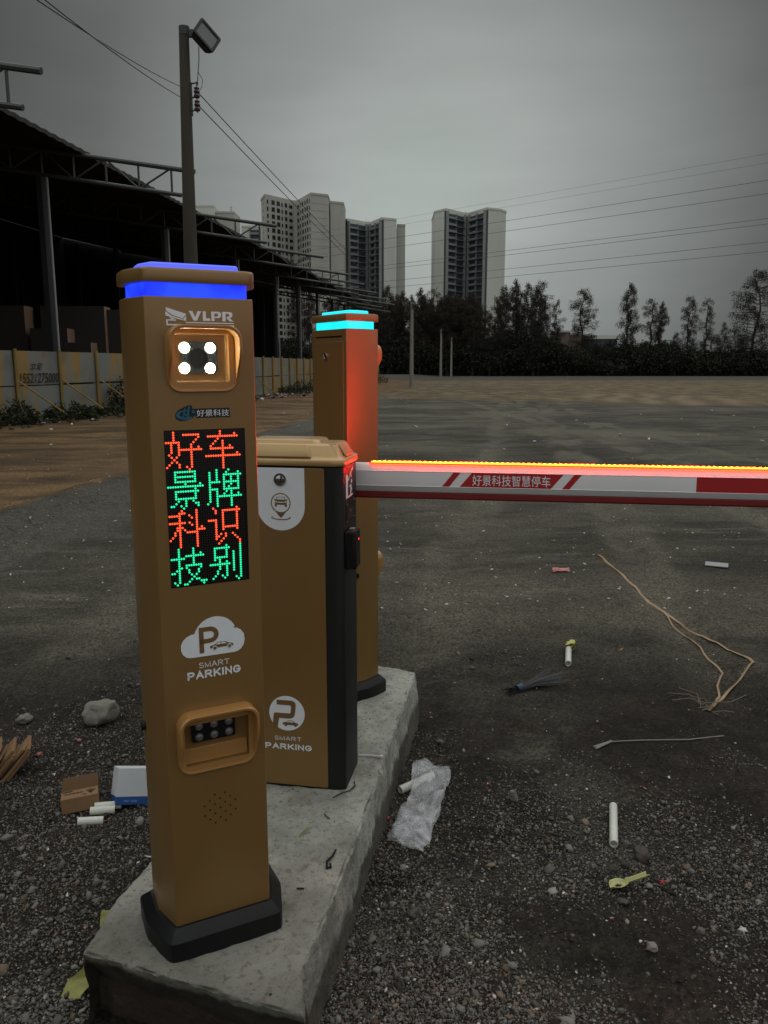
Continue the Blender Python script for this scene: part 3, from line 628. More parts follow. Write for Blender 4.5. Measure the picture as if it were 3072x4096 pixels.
    cl += [(.0051 - .050 + .0 + .050 - .0497 * math.cos(R_(a)), .7645 + .0500 * math.sin(R_(a))) for a in range(18, 160, 8)]
    cl += [(.0460, .7820), (.0545, .7810), (.0640, .7750), (.0705, .7650), (.0722, .7520), (.0700, .7400), (.0630, .7300), (.0550, .7255), (.0468, .7240)]
    MB().plate(cl, y).build('cloud_emblem', M['decal'], root)
    strokes('P', -.0325, .0132, .7330, .7930, y - .0007, .0105, M['decal_brown'], 'emblem_letter', root)
    def car(x0, z0, w, h, yy, par):
        P = [(0,.12),(.0,.45),(.05,.55),(.16,.62),(.33,.95),(.42,1),(.58,1),(.68,.9),(.82,.62),(.97,.5),(1,.35),(.99,.12)]
        MB().plate([(x0 + a * w, z0 + c * h) for a, c in P], yy).build('car_emblem', M['decal_brown'], par)
        wn = MB(); wn.plate([(x0 + a * w, z0 + c * h) for a, c in ((.24,.63),(.37,.9),(.44,.93),(.45,.63))], yy - .0007); wn.plate([(x0 + a * w, z0 + c * h) for a, c in ((.49,.63),(.48,.93),(.57,.92),(.72,.64))], yy - .0007)
        for a in (.2, .82): wn.plate(circ(x0 + a * w, z0 + .13 * h, w * .095, 14), yy - .0007)
        wn.build('car_windows', M['decal'], par); 
        for a in (.2, .82): MB().plate(circ(x0 + a * w, z0 + .13 * h, w * .07, 14), yy - .0014).build('car_wheel', M['decal_brown'], par)
    car(-.0085, .7395, .054, .0145, y - .0007, root); root['_car'] = 0; del root['_car']
    strokes('SMART', -.0352, .0346, .6980, .7110, y, .0016, M['decal'], 'lettering', root, .30)
    strokes('PARKING', -.0620, .0607, .6735, .6920, y, .0040, M['decal'], 'lettering', root, .36)
    sp_ = MB()
    for i in range(-2, 3):
        for j in range(-2, 3):
            u_, v_ = i * .0245 + (j % 2) * .01225, j * .0121
            pass
    for (u_, v_) in [(-.0118,.3824),(.0125,.3827),(-.0239,.3705),(.0004,.3705),(.0247,.3705),(-.0360,.3592),(-.0118,.3585),(.0125,.3583),(.0369,.3586),(-.0239,.3466),(.0004,.3466),(.0247,.3466),(-.0361,.3350),(-.0118,.3345),(.0125,.3345),(.0369,.3345),(-.0239,.3226),(.0004,.3226),(.0247,.3226),(-.0123,.3112),(.0125,.3112)]:
        sp_.plate(circ(u_, v_, .0021, 8), FY + .0003, .0009)
    sp_.build('speaker_holes', M['black'], root)
    return root
pillar((-.4258, 1.8039, .21), R_(26.5), 'blue', 'blue_top', 'gold plate reader pillar with a lit red and green sign and blue light band', True)
pillar((-.161, 3.281, .21), R_(123), 'cyan', 'cyan', 'gold pillar seen from behind with a cyan light band and a locked back door', False)

# ------------------------------------------------------------------ barrier gate
def gate():
    th = R_(-10.02); gp = Vector((-.1826, 2.4077)); ux, uy = Vector((math.cos(th), math.sin(th))), Vector((-math.sin(th), math.cos(th)))
    c = gp - ux * .1385 + uy * .11
    root = thing('barrier_gate', 'gold and black boom gate machine with a raised red lit white boom across the lane', 'barrier', (c.x, c.y, .21), th)
    root['label'] = 'gold and black boom gate box with a red lit white boom across the lane'
    h = .1955; O_ = [(-.1665, -.106), (.1665, -.106), (h, -.092), (h, .092), (.1665, .11), (-.1665, .11), (-h, .092), (-h, -.092)]
    MB().prism(O_, -.004, 1.068).build('cabinet', M['charcoal'], root, bevel=.006, seg=3)
    MB().prism(rrect(-.1385, .1385, 0, 1, .001), 0, 0.001)
    fp = MB().plate(rrect(-.1385, .1385, .010, 1.062, .006, 3), -.1055, .0055).build('front_panel', M['gold'], root, bevel=.004, seg=3)
    def soft(poly, c_=.012):
        r = []; n = len(poly)
        for i in range(n):
            a, b_, d_ = Vector(poly[i-1]), Vector(poly[i]), Vector(poly[(i+1) % n])
            u, v = b_ + (a - b_).normalized() * c_, b_ + (d_ - b_).normalized() * c_
            r += [tuple(u), tuple((u + v + b_ * 2) / 4), tuple(v)]
        return r
    rings = [[(x, y, z) for x, y in soft(offset(O_, q))] for q, z in ((.0, 1.069), (.006, 1.069), (.0075, 1.074), (.0065, 1.086), (.003, 1.089), (-.003, 1.0905), (-.010, 1.098), (-.024, 1.126), (-.030, 1.1315), (-.038, 1.1335))]
    lid = MB().loft(rings).build('lid', M['gold_lid'], root, smooth=True, sharp=50)
    MB().loft([[(x * k, y * k2, z) for x, y in rrect(-.11, .11, -.062, .062, .02)] for k, k2, z in ((1.06, 1.1, 1.133), (1.0, 1.0, 1.1425), (.96, .93, 1.1445))]).build('lid_ridge', M['gold_lid'], lid, smooth=True, sharp=30)
    # raised trapezoids on the sloping sides of the lid
    fr = MB().loft([[(-.10, -.1035, 1.0925), (.10, -.1035, 1.0925), (.082, -.0800, 1.1315), (-.082, -.0800, 1.1315)], [(-.094, -.1075, 1.096), (.094, -.1075, 1.096), (.079, -.0865, 1.1325), (-.079, -.0865, 1.1325)]]).build('lid_ridge', M['gold_lid'], lid, bevel=.002)
    MB().loft([[(h - .003, -.052, 1.0925), (h - .003, .052, 1.0925), (h - .027, .045, 1.1315), (h - .027, -.045, 1.1315)], [(h + .002, -.048, 1.096), (h + .002, .048, 1.096), (h - .0215, .042, 1.1325), (h - .0215, -.042, 1.1325)]]).build('lid_ridge', M['gold_lid'], lid, bevel=.002)
    y = -.1112
    sh = [(.077, 1.062), (-.077, 1.062), (-.077, .943)] + [(.077 * math.cos(R_(a)), .943 + .077 * math.sin(R_(a))) for a in range(190, 351, 10)] + [(.077, .943)]
    pl = MB().plate(sh, y).build('white_plate', M['decal'], fp)
    rg = [[(x, y - .0005 - dy, z) for x, z in circ(0, 1.026, q, 24)] for q, dy in ((.0200, 0), (.0195, .004), (.0168, .004), (.0160, .0015), (.0125, .0015), (.0122, .006), (.0100, .0068))]
    MB().loft(rg, False, True).build('lock', M['chrome'], fp, smooth=True)
    ic = MB(); cx, cz = .0003, .9525; n = 30
    a0 = [R_(-52 + 284 * i / n) for i in range(n + 1)]
    for i in range(n): ic.plate([(cx + q * math.cos(a), cz + q * math.sin(a)) for q, a in ((.0315, a0[i]), (.0315, a0[i+1]), (.0285, a0[i+1]), (.0285, a0[i]))], y - .0007)
    low = [(cx + .0285 * math.cos(R_(a)), cz + .0285 * math.sin(R_(a))) for a in range(212, 329, 8)]
    ic.plate([(cx - .0262, cz - .0160)] + low + [(cx + .0262, cz - .0160), (cx + .003, .9085), (cx, .9065), (cx - .003, .9085)], y - .0007)
    for i in range(18):
        a, b_ = R_(172 + 196 * i / 18), R_(172 + 196 * (i + 1) / 18)
        ic.plate([(cx + .0315 * math.cos(a), .9075 + .0085 * math.sin(a)), (cx + .0315 * math.cos(b_), .9075 + .0085 * math.sin(b_)), (cx + .0275 * math.cos(b_), .9085 + .0065 * math.sin(b_)), (cx + .0275 * math.cos(a), .9085 + .0065 * math.sin(a))], y - .0007)
    for P in ([(-.0185,.9470),(.0195,.9470),(.0195,.9615),(.0155,.9635),(-.0145,.9635),(-.0185,.9615)], [(-.0190,.9410),(-.0125,.9410),(-.0125,.9475),(-.0190,.9475)], [(.0135,.9410),(.0200,.9410),(.0200,.9475),(.0135,.9475)], [(-.0150,.9630),(-.0135,.9630),(-.0105,.9705),(.0115,.9705),(.0145,.9630),(.0160,.9630),(.0130,.9720),(-.0120,.9720)], [(-.0215,.9640),(-.0160,.9625),(-.0160,.9645),(-.0210,.9660)], [(.0170,.9625),(.0225,.9640),(.0220,.9660),(.0170,.9645)]):
        ic.plate(P, y - .0007)
    ic.build('car_pin_emblem', M['decal_brown'], fp)
    hl = MB(); hl.plate(circ(-.0145, .9565, .0026, 10), y - .0014); hl.plate(circ(.0155, .9565, .0026, 10), y - .0014); hl.plate([(-.0095,.9535),(.0105,.9535),(.0105,.9560),(-.0095,.9560)], y - .0014)
    hl.build('car_pin_emblem', M['decal'], fp)
    # round parking emblem near the foot
    rx, rz_ = .0045, .2605
    MB().plate(circ(rx, rz_, .0595, 40), y).build('round_emblem', M['decal'], fp)
    MB().plate([(-.0290, .3055), (.0230, .3055), (.0330, .2990), (.0350, .2880), (.0310, .2570), (.0250, .2470), (.0130, .2430), (-.0220, .2430), (-.0265, .2170), (-.0275, .2070), (-.0430, .2205), (-.0420, .2400), (-.0390, .2590), (-.0340, .2610), (.0130, .2610), (.0170, .2640), (.0190, .2850), (.0160, .2890), (-.0290, .2890)], y - .0007).build('emblem_letter', M['decal_brown'], fp)
    P = [(0,.12),(.0,.45),(.05,.6),(.2,.65),(.33,.97),(.45,1),(.58,1),(.7,.85),(.8,.62),(.97,.5),(1,.3),(.99,.12)]
    MB().plate([(-.0100 + a * .052, .2185 + c_ * .0185) for a, c_ in P], y - .0007).build('car_emblem', M['decal_brown'], fp)
    wn = MB()
    for P in ([(.24,.66),(.36,.9),(.44,.93),(.45,.66)], [(.49,.66),(.48,.93),(.57,.92),(.7,.66)]): wn.plate([(-.0100 + a * .052, .2185 + c_ * .0185) for a, c_ in P], y - .0014)
    wn.build('car_windows', M['decal'], fp); 
    for a in (.2, .82): MB().plate(circ(-.0100 + a * .052, .2200, .0042, 12), y - .0007).build('car_wheel', M['decal_brown'], fp)
    strokes('SMART', -.0392, .0512, .1660, .1800, y, .0018, M['decal'], 'lettering', fp, .30)
    strokes('PARKING', -.0715, .0860, .1345, .1545, y, .0046, M['decal'], 'lettering', fp, .36)
    # ---- right flank: pictogram, small plate, card reader; v runs backwards along the flank, built facing +x
    def side(mb_, P, dx, tk=.0006):
        vs = [(h + .0002 + dx, -.092 + v, z) for v, z in P]; ve = [(h + .0002 + dx + tk, -.092 + v, z) for v, z in P]; return mb_.loft([vs, ve])
    pg = MB(); side(pg, [(.030, .961), (.056, .964), (.056, 1.030), (.050, 1.036), (.036, 1.036), (.030, 1.031)], 0)
    side(pg, [(.056, .961), (.128, .962), (.128, .967), (.056, .966)], 0)
    for k in range(3): side(pg, [(.060 + .026 * k, 1.012 + .013 * k), (.080 + .026 * k, 1.022 + .013 * k), (.080 + .026 * k, 1.029 + .013 * k), (.060 + .026 * k, 1.019 + .013 * k)], 0)
    side(pg, [(.110 + .009 * math.cos(i * .63), 1.008 + .0065 * math.sin(i * .63)) for i in range(10)], 0)
    for P in ([(.082,.998),(.104,1.000),(.108,.992),(.106,.965),(.101,.965),(.100,.985),(.092,.966),(.086,.966),(.094,.988),(.090,.993),(.082,.991)], [(.106,.995),(.118,.980),(.115,.977),(.104,.988)], [(.100,1.026),(.106,1.019),(.112,1.026),(.108,1.030)]): side(pg, P, 0)
    pg.build('pictogram', M['decal'], root)
    pp = MB(); side(pp, [(.027, .882), (.148, .882), (.148, .950), (.027, .950)], 0, .002); plt = pp.build('rating_plate', M['black'], root, bevel=.0005)
    ln = MB()
    for k, (z, a, b_) in enumerate(((.938, .045, .12), (.930, .045, .10), (.905, .04, .125), (.899, .04, .12), (.893, .045, .125))): side(ln, [(a, z), (b_, z), (b_, z + .0022), (a, z + .0022)], .0021, .0003)
    side(ln, [(.06, .911), (.115, .911), (.115, .924), (.06, .924)], .0021, .0003)
    ln.build('plate_print', mat('faded print', (.05, .05, .045), .6), plt)
    for v, z in ((.033, .944), (.142, .944), (.033, .888), (.142, .888)):
        MB().tube([(h + .0018, -.092 + v, z), (h + .0045, -.092 + v, z)], .0034, 10).build('screw', M['chrome'], plt)
    rd = MB().box(h - .001, h + .037, -.091, -.018, .742, .868).build('card_reader', M['black'], root, bevel=.009, seg=3)
    MB().box(h + .010, h + .026, -.062, -.036, .8675, .8685).build('reader_label', mat('grey label', (.25, .26, .26), .5), rd)
    MB().box(h + .0365, h + .0378, -.050, -.047, .832, .838).build('indicator', M['reader_led'], rd)
    # ---- boom, pivoted behind the cabinet
    bt = R_(-8.6) - th
    bm_ = bpy.data.objects.new('boom_arm', None)
    P0 = Vector((-.088, 2.612)) - c; bx, by = P0.dot(ux), P0.dot(uy)
    me = MB(); prof = [(.0, .9815), (.0, 1.0305), (.012, 1.053), (.040, 1.053), (.052, 1.0305), (.052, .9815), (.040, .961), (.012, .961)]
    Lb = 3.3; me.loft([[(x, y_, z) for y_, z in prof] for x in (-.16, Lb)])
    # fine grooves where the face meets the bevels
    for z in (.9815, 1.0305): me.box(-.16, Lb, -.0012, .001, z - .0012, z + .0012)
    boom = me.build('boom_arm', M['boom'], root, bevel=.0015)
    boom.location = (bx, by, 0); boom.rotation_euler = (0, 0, bt)
    MB().box(-.16, Lb, .012, .040, .937, .9625).build('rubber_strip', M['rubber_red'], boom, bevel=.006, seg=3)
    MB().tube([(-.14, -.055, 1.0), (-.14, .07, 1.0)], .055, 24).build('boom_hub', M['black'], boom)
    MB().box(.045, Lb, .010, .030, 1.0528, 1.0590).build('led_strip', M['strip_red'], boom)
    MB().box(.038, Lb, .004, .0098, 1.0528, 1.0568).build('red_fringe', M['strip_fringe'], boom)  # added glowing bar, imitates the red fringe around the strip
    dots = MB(); k = .055
    while k < 3.2:
        dots.loft([[(k + .0056 * math.cos(a), .018 + .0052 * math.sin(a), 1.0588) for a in [R_(30 + 60 * i) for i in range(6)]], [(k + .0042 * math.cos(a), .018 + .003 * math.sin(a), 1.0612) for a in [R_(30 + 60 * i) for i in range(6)]]]); k += .0167
    o = dots.build('led_diodes', M['strip_dot'], boom); o['kind'] = 'stuff'
    zt, zb = 1.0295, .9825
    SK = [[(a, zb), (a + .0232, zb), (a + .0602, zt), (a + .0372, zt)] for a in (.2796, .6617)] + [[(.3368, zb), (.6265, zb), (.6659, zt), (.3760, zt)]]
    SK += [[(a, zb), (min(a + .5, 3.25), zb), (min(a + .5, 3.25), zt), (a, zt)] for a in (1.0695, 2.02)]
    for q in SK: MB().plate(q, 0).build('red_sticker', M['red'], boom)
    text('好景科技智慧停车', .3777, .6251, .9880, 1.0228, -.0008, M['decal'], 'lettering', boom)
gate()

# ------------------------------------------------------------------ fence along the left side
def nprofile(): pass
FP = [(-12.4, 15.5), (-10.43, 24.1), (-9.93, 25.93), (-6.51, 42.1), (-4.92, 55.5), (-2.0, 76), (-.3, 88)]
def fence_pts(step=2.0):
    res = []; seg = 0; P = [Vector(p) for p in FP]; acc = 0; cur = P[0].copy(); res.append(cur.copy())
    for a, b_ in zip(P, P[1:]):
        L_ = (b_ - a).length; d_ = (b_ - a) / L_; k = step - acc
        while k <= L_: res.append(a + d_ * k); k += step
        acc = L_ - (k - step)
    return res
def stain_mat(name, base, stain):
    global t, geo
    m = bpy.data.materials.new(name); m.use_nodes = True; t = m.node_tree; b_ = t.nodes['Principled BSDF']; b_.inputs['Roughness'].default_value = .65
    geo = N(t, 'ShaderNodeNewGeometry'); s_ = N(t, 'ShaderNodeSeparateXYZ'); t.links.new(geo.outputs['Position'], s_.inputs[0])
    mp = N(t, 'ShaderNodeMapping'); mp.inputs['Scale'].default_value = (1, .9, .12); t.links.new(geo.outputs['Position'], mp.inputs[0])
    n = N(t, 'ShaderNodeTexNoise'); n.inputs['Scale'].default_value = 2.2; n.inputs['Detail'].default_value = 6; t.links.new(mp.outputs[0], n.inputs[0])
    c = mixc(mr(n.outputs[0], .45, .56), base, stain); c = mixc(mr(noise(.8, 5), .45, .7, 0, .6), c, tuple(v * .55 for v in base))
    t.links.new(c, b_.inputs['Base Color']); return m
M['sheet'] = stain_mat('faded sheet steel', (.19, .20, .185), (.31, .19, .055)); M['ochre'] = mat('ochre post paint', (.30, .215, .055), .6, c2=(.20, .13, .04), scale=2)
fence = thing('site_fence', 'long fence of stained grey sheet panels between ochre posts in front of the dark shed', 'fence', (FP[0][0], FP[0][1], 0))
def fw(p, z=0): return Vector((p.x - FP[0][0], p.y - FP[0][1], z))
pp = fence_pts()
def post_bm(p, h):
    return MB().tube([fw(p, -.1), fw(p, h)], .055, 8)
graf = None
for i in range(len(pp) - 1):
    a, b_ = pp[i], pp[i+1]; d_ = (b_ - a).normalized(); nrm_ = Vector((d_.y, -d_.x)); base = float(ground_h(np.array([a.x]), np.array([a.y]))[0])
    post_bm(a + nrm_ * .06, 2.06 + random.uniform(-.03, .03)).build('post', M['ochre'], fence, smooth=True)
    lean = random.uniform(-.02, .02)
    for z0, z1, k in ((.06, .98, 0), (1.01 + random.uniform(0, .03), 2.0, lean)):
        q0, q1 = a + d_ * .03, b_ - d_ * .03
        MB().add([fw(q0, z0), fw(q1, z0), fw(q1 + nrm_ * k, z1), fw(q0 + nrm_ * k, z1), fw(q0 - nrm_ * .03, z0), fw(q1 - nrm_ * .03, z0), fw(q1 + nrm_ * (k - .03), z1), fw(q0 + nrm_ * (k - .03), z1)],
                 [(0,1,2,3), (7,6,5,4), (0,4,5,1), (1,5,6,2), (2,6,7,3), (3,7,4,0)]).build('panel', M['sheet'], fence)
    if i in (2, 4, 5, 6, 9, 13):
        MB().tube([fw(a + nrm_ * .08, 1.15), fw(a + nrm_ * 1.3 + d_ * .8, 0)], .03, 6).build('brace', M['ochre'], fence)
    if abs(a.y - 24.1) < 1.2 and graf is None: graf = (a, b_, d_, nrm_)
if graf:
    a, b_, d_, n_ = graf; gm = mat('black spray paint', (.012, .012, .012), .7)
    for body, x0, x1, z0, z1 in (('15521275000', .12, 1.92, 1.06, 1.36), ('立足', .62, 1.18, 1.46, 1.66)):
        g = text(body, x0, x1, z0, z1, 0, gm, 'graffiti', fence, fat=.012, shear=.25)
        g.location = fw(a + n_ * .045); g.rotation_euler = (0, 0, math.atan2(d_.y, d_.x))

# ------------------------------------------------------------------ big open shed behind the fence
M['dark_steel'] = mat('dark steel', (.018, .020, .024), .6, scale=2); M['truss'] = mat('green grey steel tube', (.050, .058, .054), .5, scale=3)
M['tin'] = mat('old tin roofing', (.022, .021, .020), .85, scale=.6, c2=(.015, .014, .013)); M['col_edge'] = mat('pale steel flange', (.34, .35, .35), .5)
shed = thing('steel_shed', 'huge dark open sided steel shed with roof trusses jutting past its eaves', 'shed', (-9.3, 26.3, 0))
AX = Vector((.125, 1, 0)).normalized(); PX = Vector((AX.y, -AX.x, 0)); O_s = Vector((-9.3, 26.3, 0))
def sl_(s_, p_, z): return AX * s_ + PX * p_ + Vector((0, 0, z))       # s along the shed, p towards the yard
# roof: corrugated sheet sloping up from the eave, lower skin shown to the camera
rs = np.arange(-30, 62, .25); rp_ = [.0, -6, -14, -24, -34]; rzz = [8.0, 9.3, 11.0, 13.2, 15.4]
V, F = [], []
for layer, dz in ((0, 0), (1, .10)):
    for i, s_ in enumerate(rs):
        for p_, z in zip(rp_, rzz):
            q = sl_(s_, p_ + (.05 if layer else 0), z + dz + (.03 if i % 2 else 0)); V.append(tuple(q))
n = len(rp_)
for layer in (0, 1):
    o_ = layer * len(rs) * n
    for i in range(len(rs) - 1):
        for j in range(n - 1): F.append((o_ + i*n + j, o_ + (i+1)*n + j, o_ + (i+1)*n + j+1, o_ + i*n + j+1))
for i in range(len(rs) - 1): F.append((i*n, (i+1)*n, len(rs)*n + (i+1)*n, len(rs)*n + i*n))
np_obj('roof', V, F, M['tin'], shed)
w = MB(); w.add([sl_(-30, -34, 0), sl_(62, -34, 0), sl_(62, -34, 15.4), sl_(-30, -34, 15.4)], [(0, 1, 2, 3)]); w.add([sl_(62, -34, 0), sl_(62, -10, 0), sl_(62, -10, 10.2), sl_(62, -34, 15.4)], [(0, 1, 2, 3)])
w.add([sl_(-30, -34, 0), sl_(-30, -3, 0), sl_(-30, -3, 8.6), sl_(-30, -34, 15.4)], [(3, 2, 1, 0)]); w.build('wall', M['tin'], shed)
def truss(s_, tip):
    mb = MB(); p0, p1 = -12, tip; zt = lambda p_: 7.40 + .16 * (p1 - p_); zb = lambda p_: 6.66 + .16 * (p1 - p_)
    mb.tube([sl_(s_, p0, zt(p0)), sl_(s_, p1, zt(p1))], .075, 8); mb.tube([sl_(s_, p0, zb(p0)), sl_(s_, p1 - .45, zb(p1 - .45))], .065, 8)
    p_ = p1 - .75; k = 0
    while p_ > p0 + 1:
        q = p_ - 1.05; f0, f1 = (zt, zb) if k % 2 == 0 else (zb, zt)
        mb.tube([sl_(s_, p_, zt(p_)), sl_(s_, p_, zb(p_))], .035, 6); mb.tube([sl_(s_, p_, f0(p_)), sl_(s_, q, f1(q))], .03, 6); p_ = q; k += 1
    mb.build('truss', M['truss'], shed, smooth=True)
for i, Yt in enumerate((17.8, 26.3, 36, 46, 54.6, 61, 68, 74.6, 81)):
    s_ = (Yt - 26.3) * 1.006
    truss(s_, 3.55 if i else 3.50)
    if i == 0: continue
    p_ = -1.45
    MB().box(-.09, .09, -.17, .17, 0, 7.40, Matrix.Translation(sl_(s_, p_, 0)) @ Matrix.Rotation(math.atan2(AX.y, AX.x), 4, 'Z') @ Matrix.Rotation(R_(90), 4, 'Z')).build('column', M['dark_steel'], shed)
    MB().tube([sl_(s_ - .05, p_ + .22, 0), sl_(s_ - .05, p_ + .22, 7.35)], .036, 8).build('downpipe', M['col_edge'], shed, smooth=True)
for p_ in (-5, -12, -20):
    mb = MB()
    for k in range(9): mb.box(-.12, .12, -.12, .12, 0, 9.0 + max(0, -p_ - 5) * .21, Matrix.Translation(sl_(-9 + k * 8.6, p_ - 6, 0)))
    o = mb.build('inner_columns', M['dark_steel'], shed); o['kind'] = 'stuff'
# pallets of old bricks just behind the fence
def brick_mat():
    m = bpy.data.materials.new('old brick'); m.use_nodes = True; t_ = m.node_tree; b_ = t_.nodes['Principled BSDF']; b_.inputs['Roughness'].default_value = .9
    tc_ = N(t_, 'ShaderNodeTexCoord'); br = N(t_, 'ShaderNodeTexBrick'); br.inputs['Scale'].default_value = 6; t_.links.new(tc_.outputs['Object'], br.inputs[0])
    br.inputs['Color1'].default_value = (.34, .20, .13, 1); br.inputs['Color2'].default_value = (.22, .135, .095, 1); br.inputs['Mortar'].default_value = (.03, .025, .02, 1)
    t_.links.new(br.outputs[0], b_.inputs['Base Color']); return m
bm_ = brick_mat()
for k, (tx, w_, h_, Yb, st) in enumerate(((-.462, 1.7, 3.7, 30, 0), (-.405, 1.3, 2.9, 30, .5), (-.375, 2.3, 3.75, 31, 0), (-.324, 1.7, 3.65, 31.5, 0), (-.275, 2.6, 3.55, 33, .7))):
    t0 = thing('brick_stack', ['tall stack of old red bricks at the left picture edge behind the fence', 'low stepped stack of old red bricks behind the grey fence', 'brick stack beside the first dark shed column', 'narrow brick stack between two dark gaps behind the fence', 'wide stepped brick stack nearest the lit pillar'][k], 'bricks', (tx * Yb, Yb, 0), .1)
    p = MB().box(-w_/2, w_/2, -.5, .5, 0, h_); 
    if st: p.box(w_/2 + .01, w_/2 + .8, -.5, .5, 0, h_ - st)
    p.build('bricks', bm_, t0)

# ------------------------------------------------------------------ utility poles and wires
M['pole'] = mat('weathered concrete pole', (.070, .062, .044), .85, c2=(.040, .034, .025), scale=3, bump=.3, bscale=20, stretch=(1, 1, .15))
M['pole2'] = mat('pale concrete pole', (.26, .25, .22), .85, c2=(.19, .18, .16), scale=2)
M['wire'] = mat('wire', (.06, .062, .062), .5); M['lampgrey'] = mat('grey cast metal', (.05, .055, .052), .5, .3)
P1 = Vector((-2.79, 12, 0)); P2 = Vector((2.05, 60, 0)); P3 = Vector((7.0, 100, 0)); P4 = Vector((9.78, 118, 0))
pole = thing('utility_pole', 'tall weathered concrete pole with a floodlight on top rising behind the front pillar', 'utility pole', P1)
MB().tube([(0, 0, -.2), (0, 0, 3.2), (.035, 0, 6.12)], [.125, .098, .068], 16).build('post', M['pole'], pole, smooth=True, sharp=60)
# floodlight: bracket, finned body, rim and glass
fl = bpy.data.objects.new('floodlight', None); COL.objects.link(fl); fl.parent = pole; fl.location = (.34, -.02, 6.03); fl.rotation_euler = (R_(-18), R_(38), R_(38))
MB().loft([[(x * k, y, z * k) for x, z in rrect(-.17, .17, -.15, .15, .03)] for k, y in ((.45, .13), (.8, .10), (1.0, .03), (1.0, -.015))]).build('housing', M['lampgrey'], fl, bevel=.004)
MB().loft([[(x, y, z) for x, z in q] for q, y in ((rrect(-.18, .18, -.16, .16, .03), -.015), (rrect(-.18, .18, -.16, .16, .03), -.04), (rrect(-.145, .145, -.125, .125, .015), -.04), (rrect(-.145, .145, -.125, .125, .015), -.022))], False, False).build('rim', M['black'], fl)
MB().box(-.146, .146, -.024, -.020, -.126, .126).build('glass', mat('lamp glass', (.11, .13, .12), .25), fl)
MB().box(.0, .26, -.03, .03, 6.03, 6.12).tube([(.04, 0, 6.05), (.04, 0, 6.16)], .075, 12).build('bracket', M['lampgrey'], pole)
rk = MB()
for z in (5.42, 5.24, 5.07): rk.tube([(.09, -.01, z), (.14, -.02, z + .015), (.21, -.02, z + .02)], .010, 6)
rk.box(.08, .115, -.02, .02, 5.02, 5.45); rk.tube([(.185, -.02, 5.05), (.185, -.02, 5.46)], .007, 6); rk.build('insulator_rack', M['lampgrey'], pole)
for z in (5.31, 5.14):
    MB().tube([(.185, -.02, z - .065 + .026 * k) for k in range(6)], [.034, .044, .030, .044, .030, .038], 10).build('insulator', mat('glazed insulator', (.04, .032, .028), .35), pole)
MB().tube([(.24, -.03, 5.90), (.235, -.03, 5.72), (.215, -.03, 5.56), (.20, -.02, 5.40)], .006, 5).tube([(.215, -.03, 5.58), (.275, -.03, 5.48), (.26, -.03, 5.38), (.21, -.02, 5.32)], .004, 5).build('lamp_cable', M['black'], pole)
for P, h, lab in ((P2, 6.1, 'pale concrete pole just right of the rear pillar'), (P3, 5.9, 'middle pale pole at the far edge of the yard'), (P4, 5.5, 'smallest and farthest pale pole before the dark trees')):
    q = thing('utility_pole', lab, 'utility pole', P, 0, 'bare poles receding across the yard'); lean = -.1 if P is P2 else 0
    MB().tube([(-lean - .12 * (P is P2), 0, -.2), (0, 0, h)], [.17, .10], 10).build('post', M['pole2'], q, smooth=True)
    MB().box(-.03, .10, -.16, -.08, h - .45, h - .1).build('insulator_rack', M['lampgrey'], q)
def sag(a, b_, d_, n=24): return [a.lerp(b_, i / n) - Vector((0, 0, d_ * 4 * (i / n) * (1 - i / n))) for i in range(n + 1)]
for k, (za, zb, off_, lab) in enumerate(((5.31, 5.75, .0, 'upper thin wire'), (5.14, 5.6, -.02, 'lower thin wire'))):
    w = MB().tube(sag(P1 + Vector((.21, 0, za)), P2 + Vector((.03, -.1, zb)), .34), .0075, 5).build('overhead_wire', M['wire']); tag(w, lab + ' running from the floodlight pole down to the poles on the yard', 'wire', kind='thing')
    far = Vector((-1.95 + (k * .10), 4.0, 3.46 + .0)) + (Vector((-1.95 - (-2.79), 4.0 - 12, 0)) * .0)
    a = P1 + Vector((.0, -.1, 5.36 if k == 0 else 5.22)); e_ = Vector((-1.95 + .02 * k, 5.0, 3.628)) 
    e2 = a + (e_ - a) * 1.25
    w = MB().tube(sag(e2 + Vector((0, 0, .02 + .02 * k)), a, .05), .0052, 5).build('overhead_wire', M['wire']); tag(w, lab + ' crossing the upper left corner of the sky to the floodlight pole', 'wire', kind='thing')
# the power line far off to the right
pw = [(32.5, 'topmost, faintest'), (31.2, 'second highest'), (28.7, 'third from the top'), (26.8, 'fourth from the top'), (23.2, 'fifth, upper of a close pair'), (22.4, 'sixth, lower of a close pair'), (19.8, 'seventh, second lowest'), (18.4, 'lowest')]
for z, lab in pw:
    r = .017 if z > 30 else .034
    a, b_ = Vector((82, 102.5, z + .3)), Vector((-90, 271, z + .5))
    w = MB().tube(sag(a, b_, .35, 30), r, 5).build('power_line', M['wire']); tag(w, lab + ' power line in the right half of the sky', 'power line', 'power lines crossing the right half of the sky', 'thing')

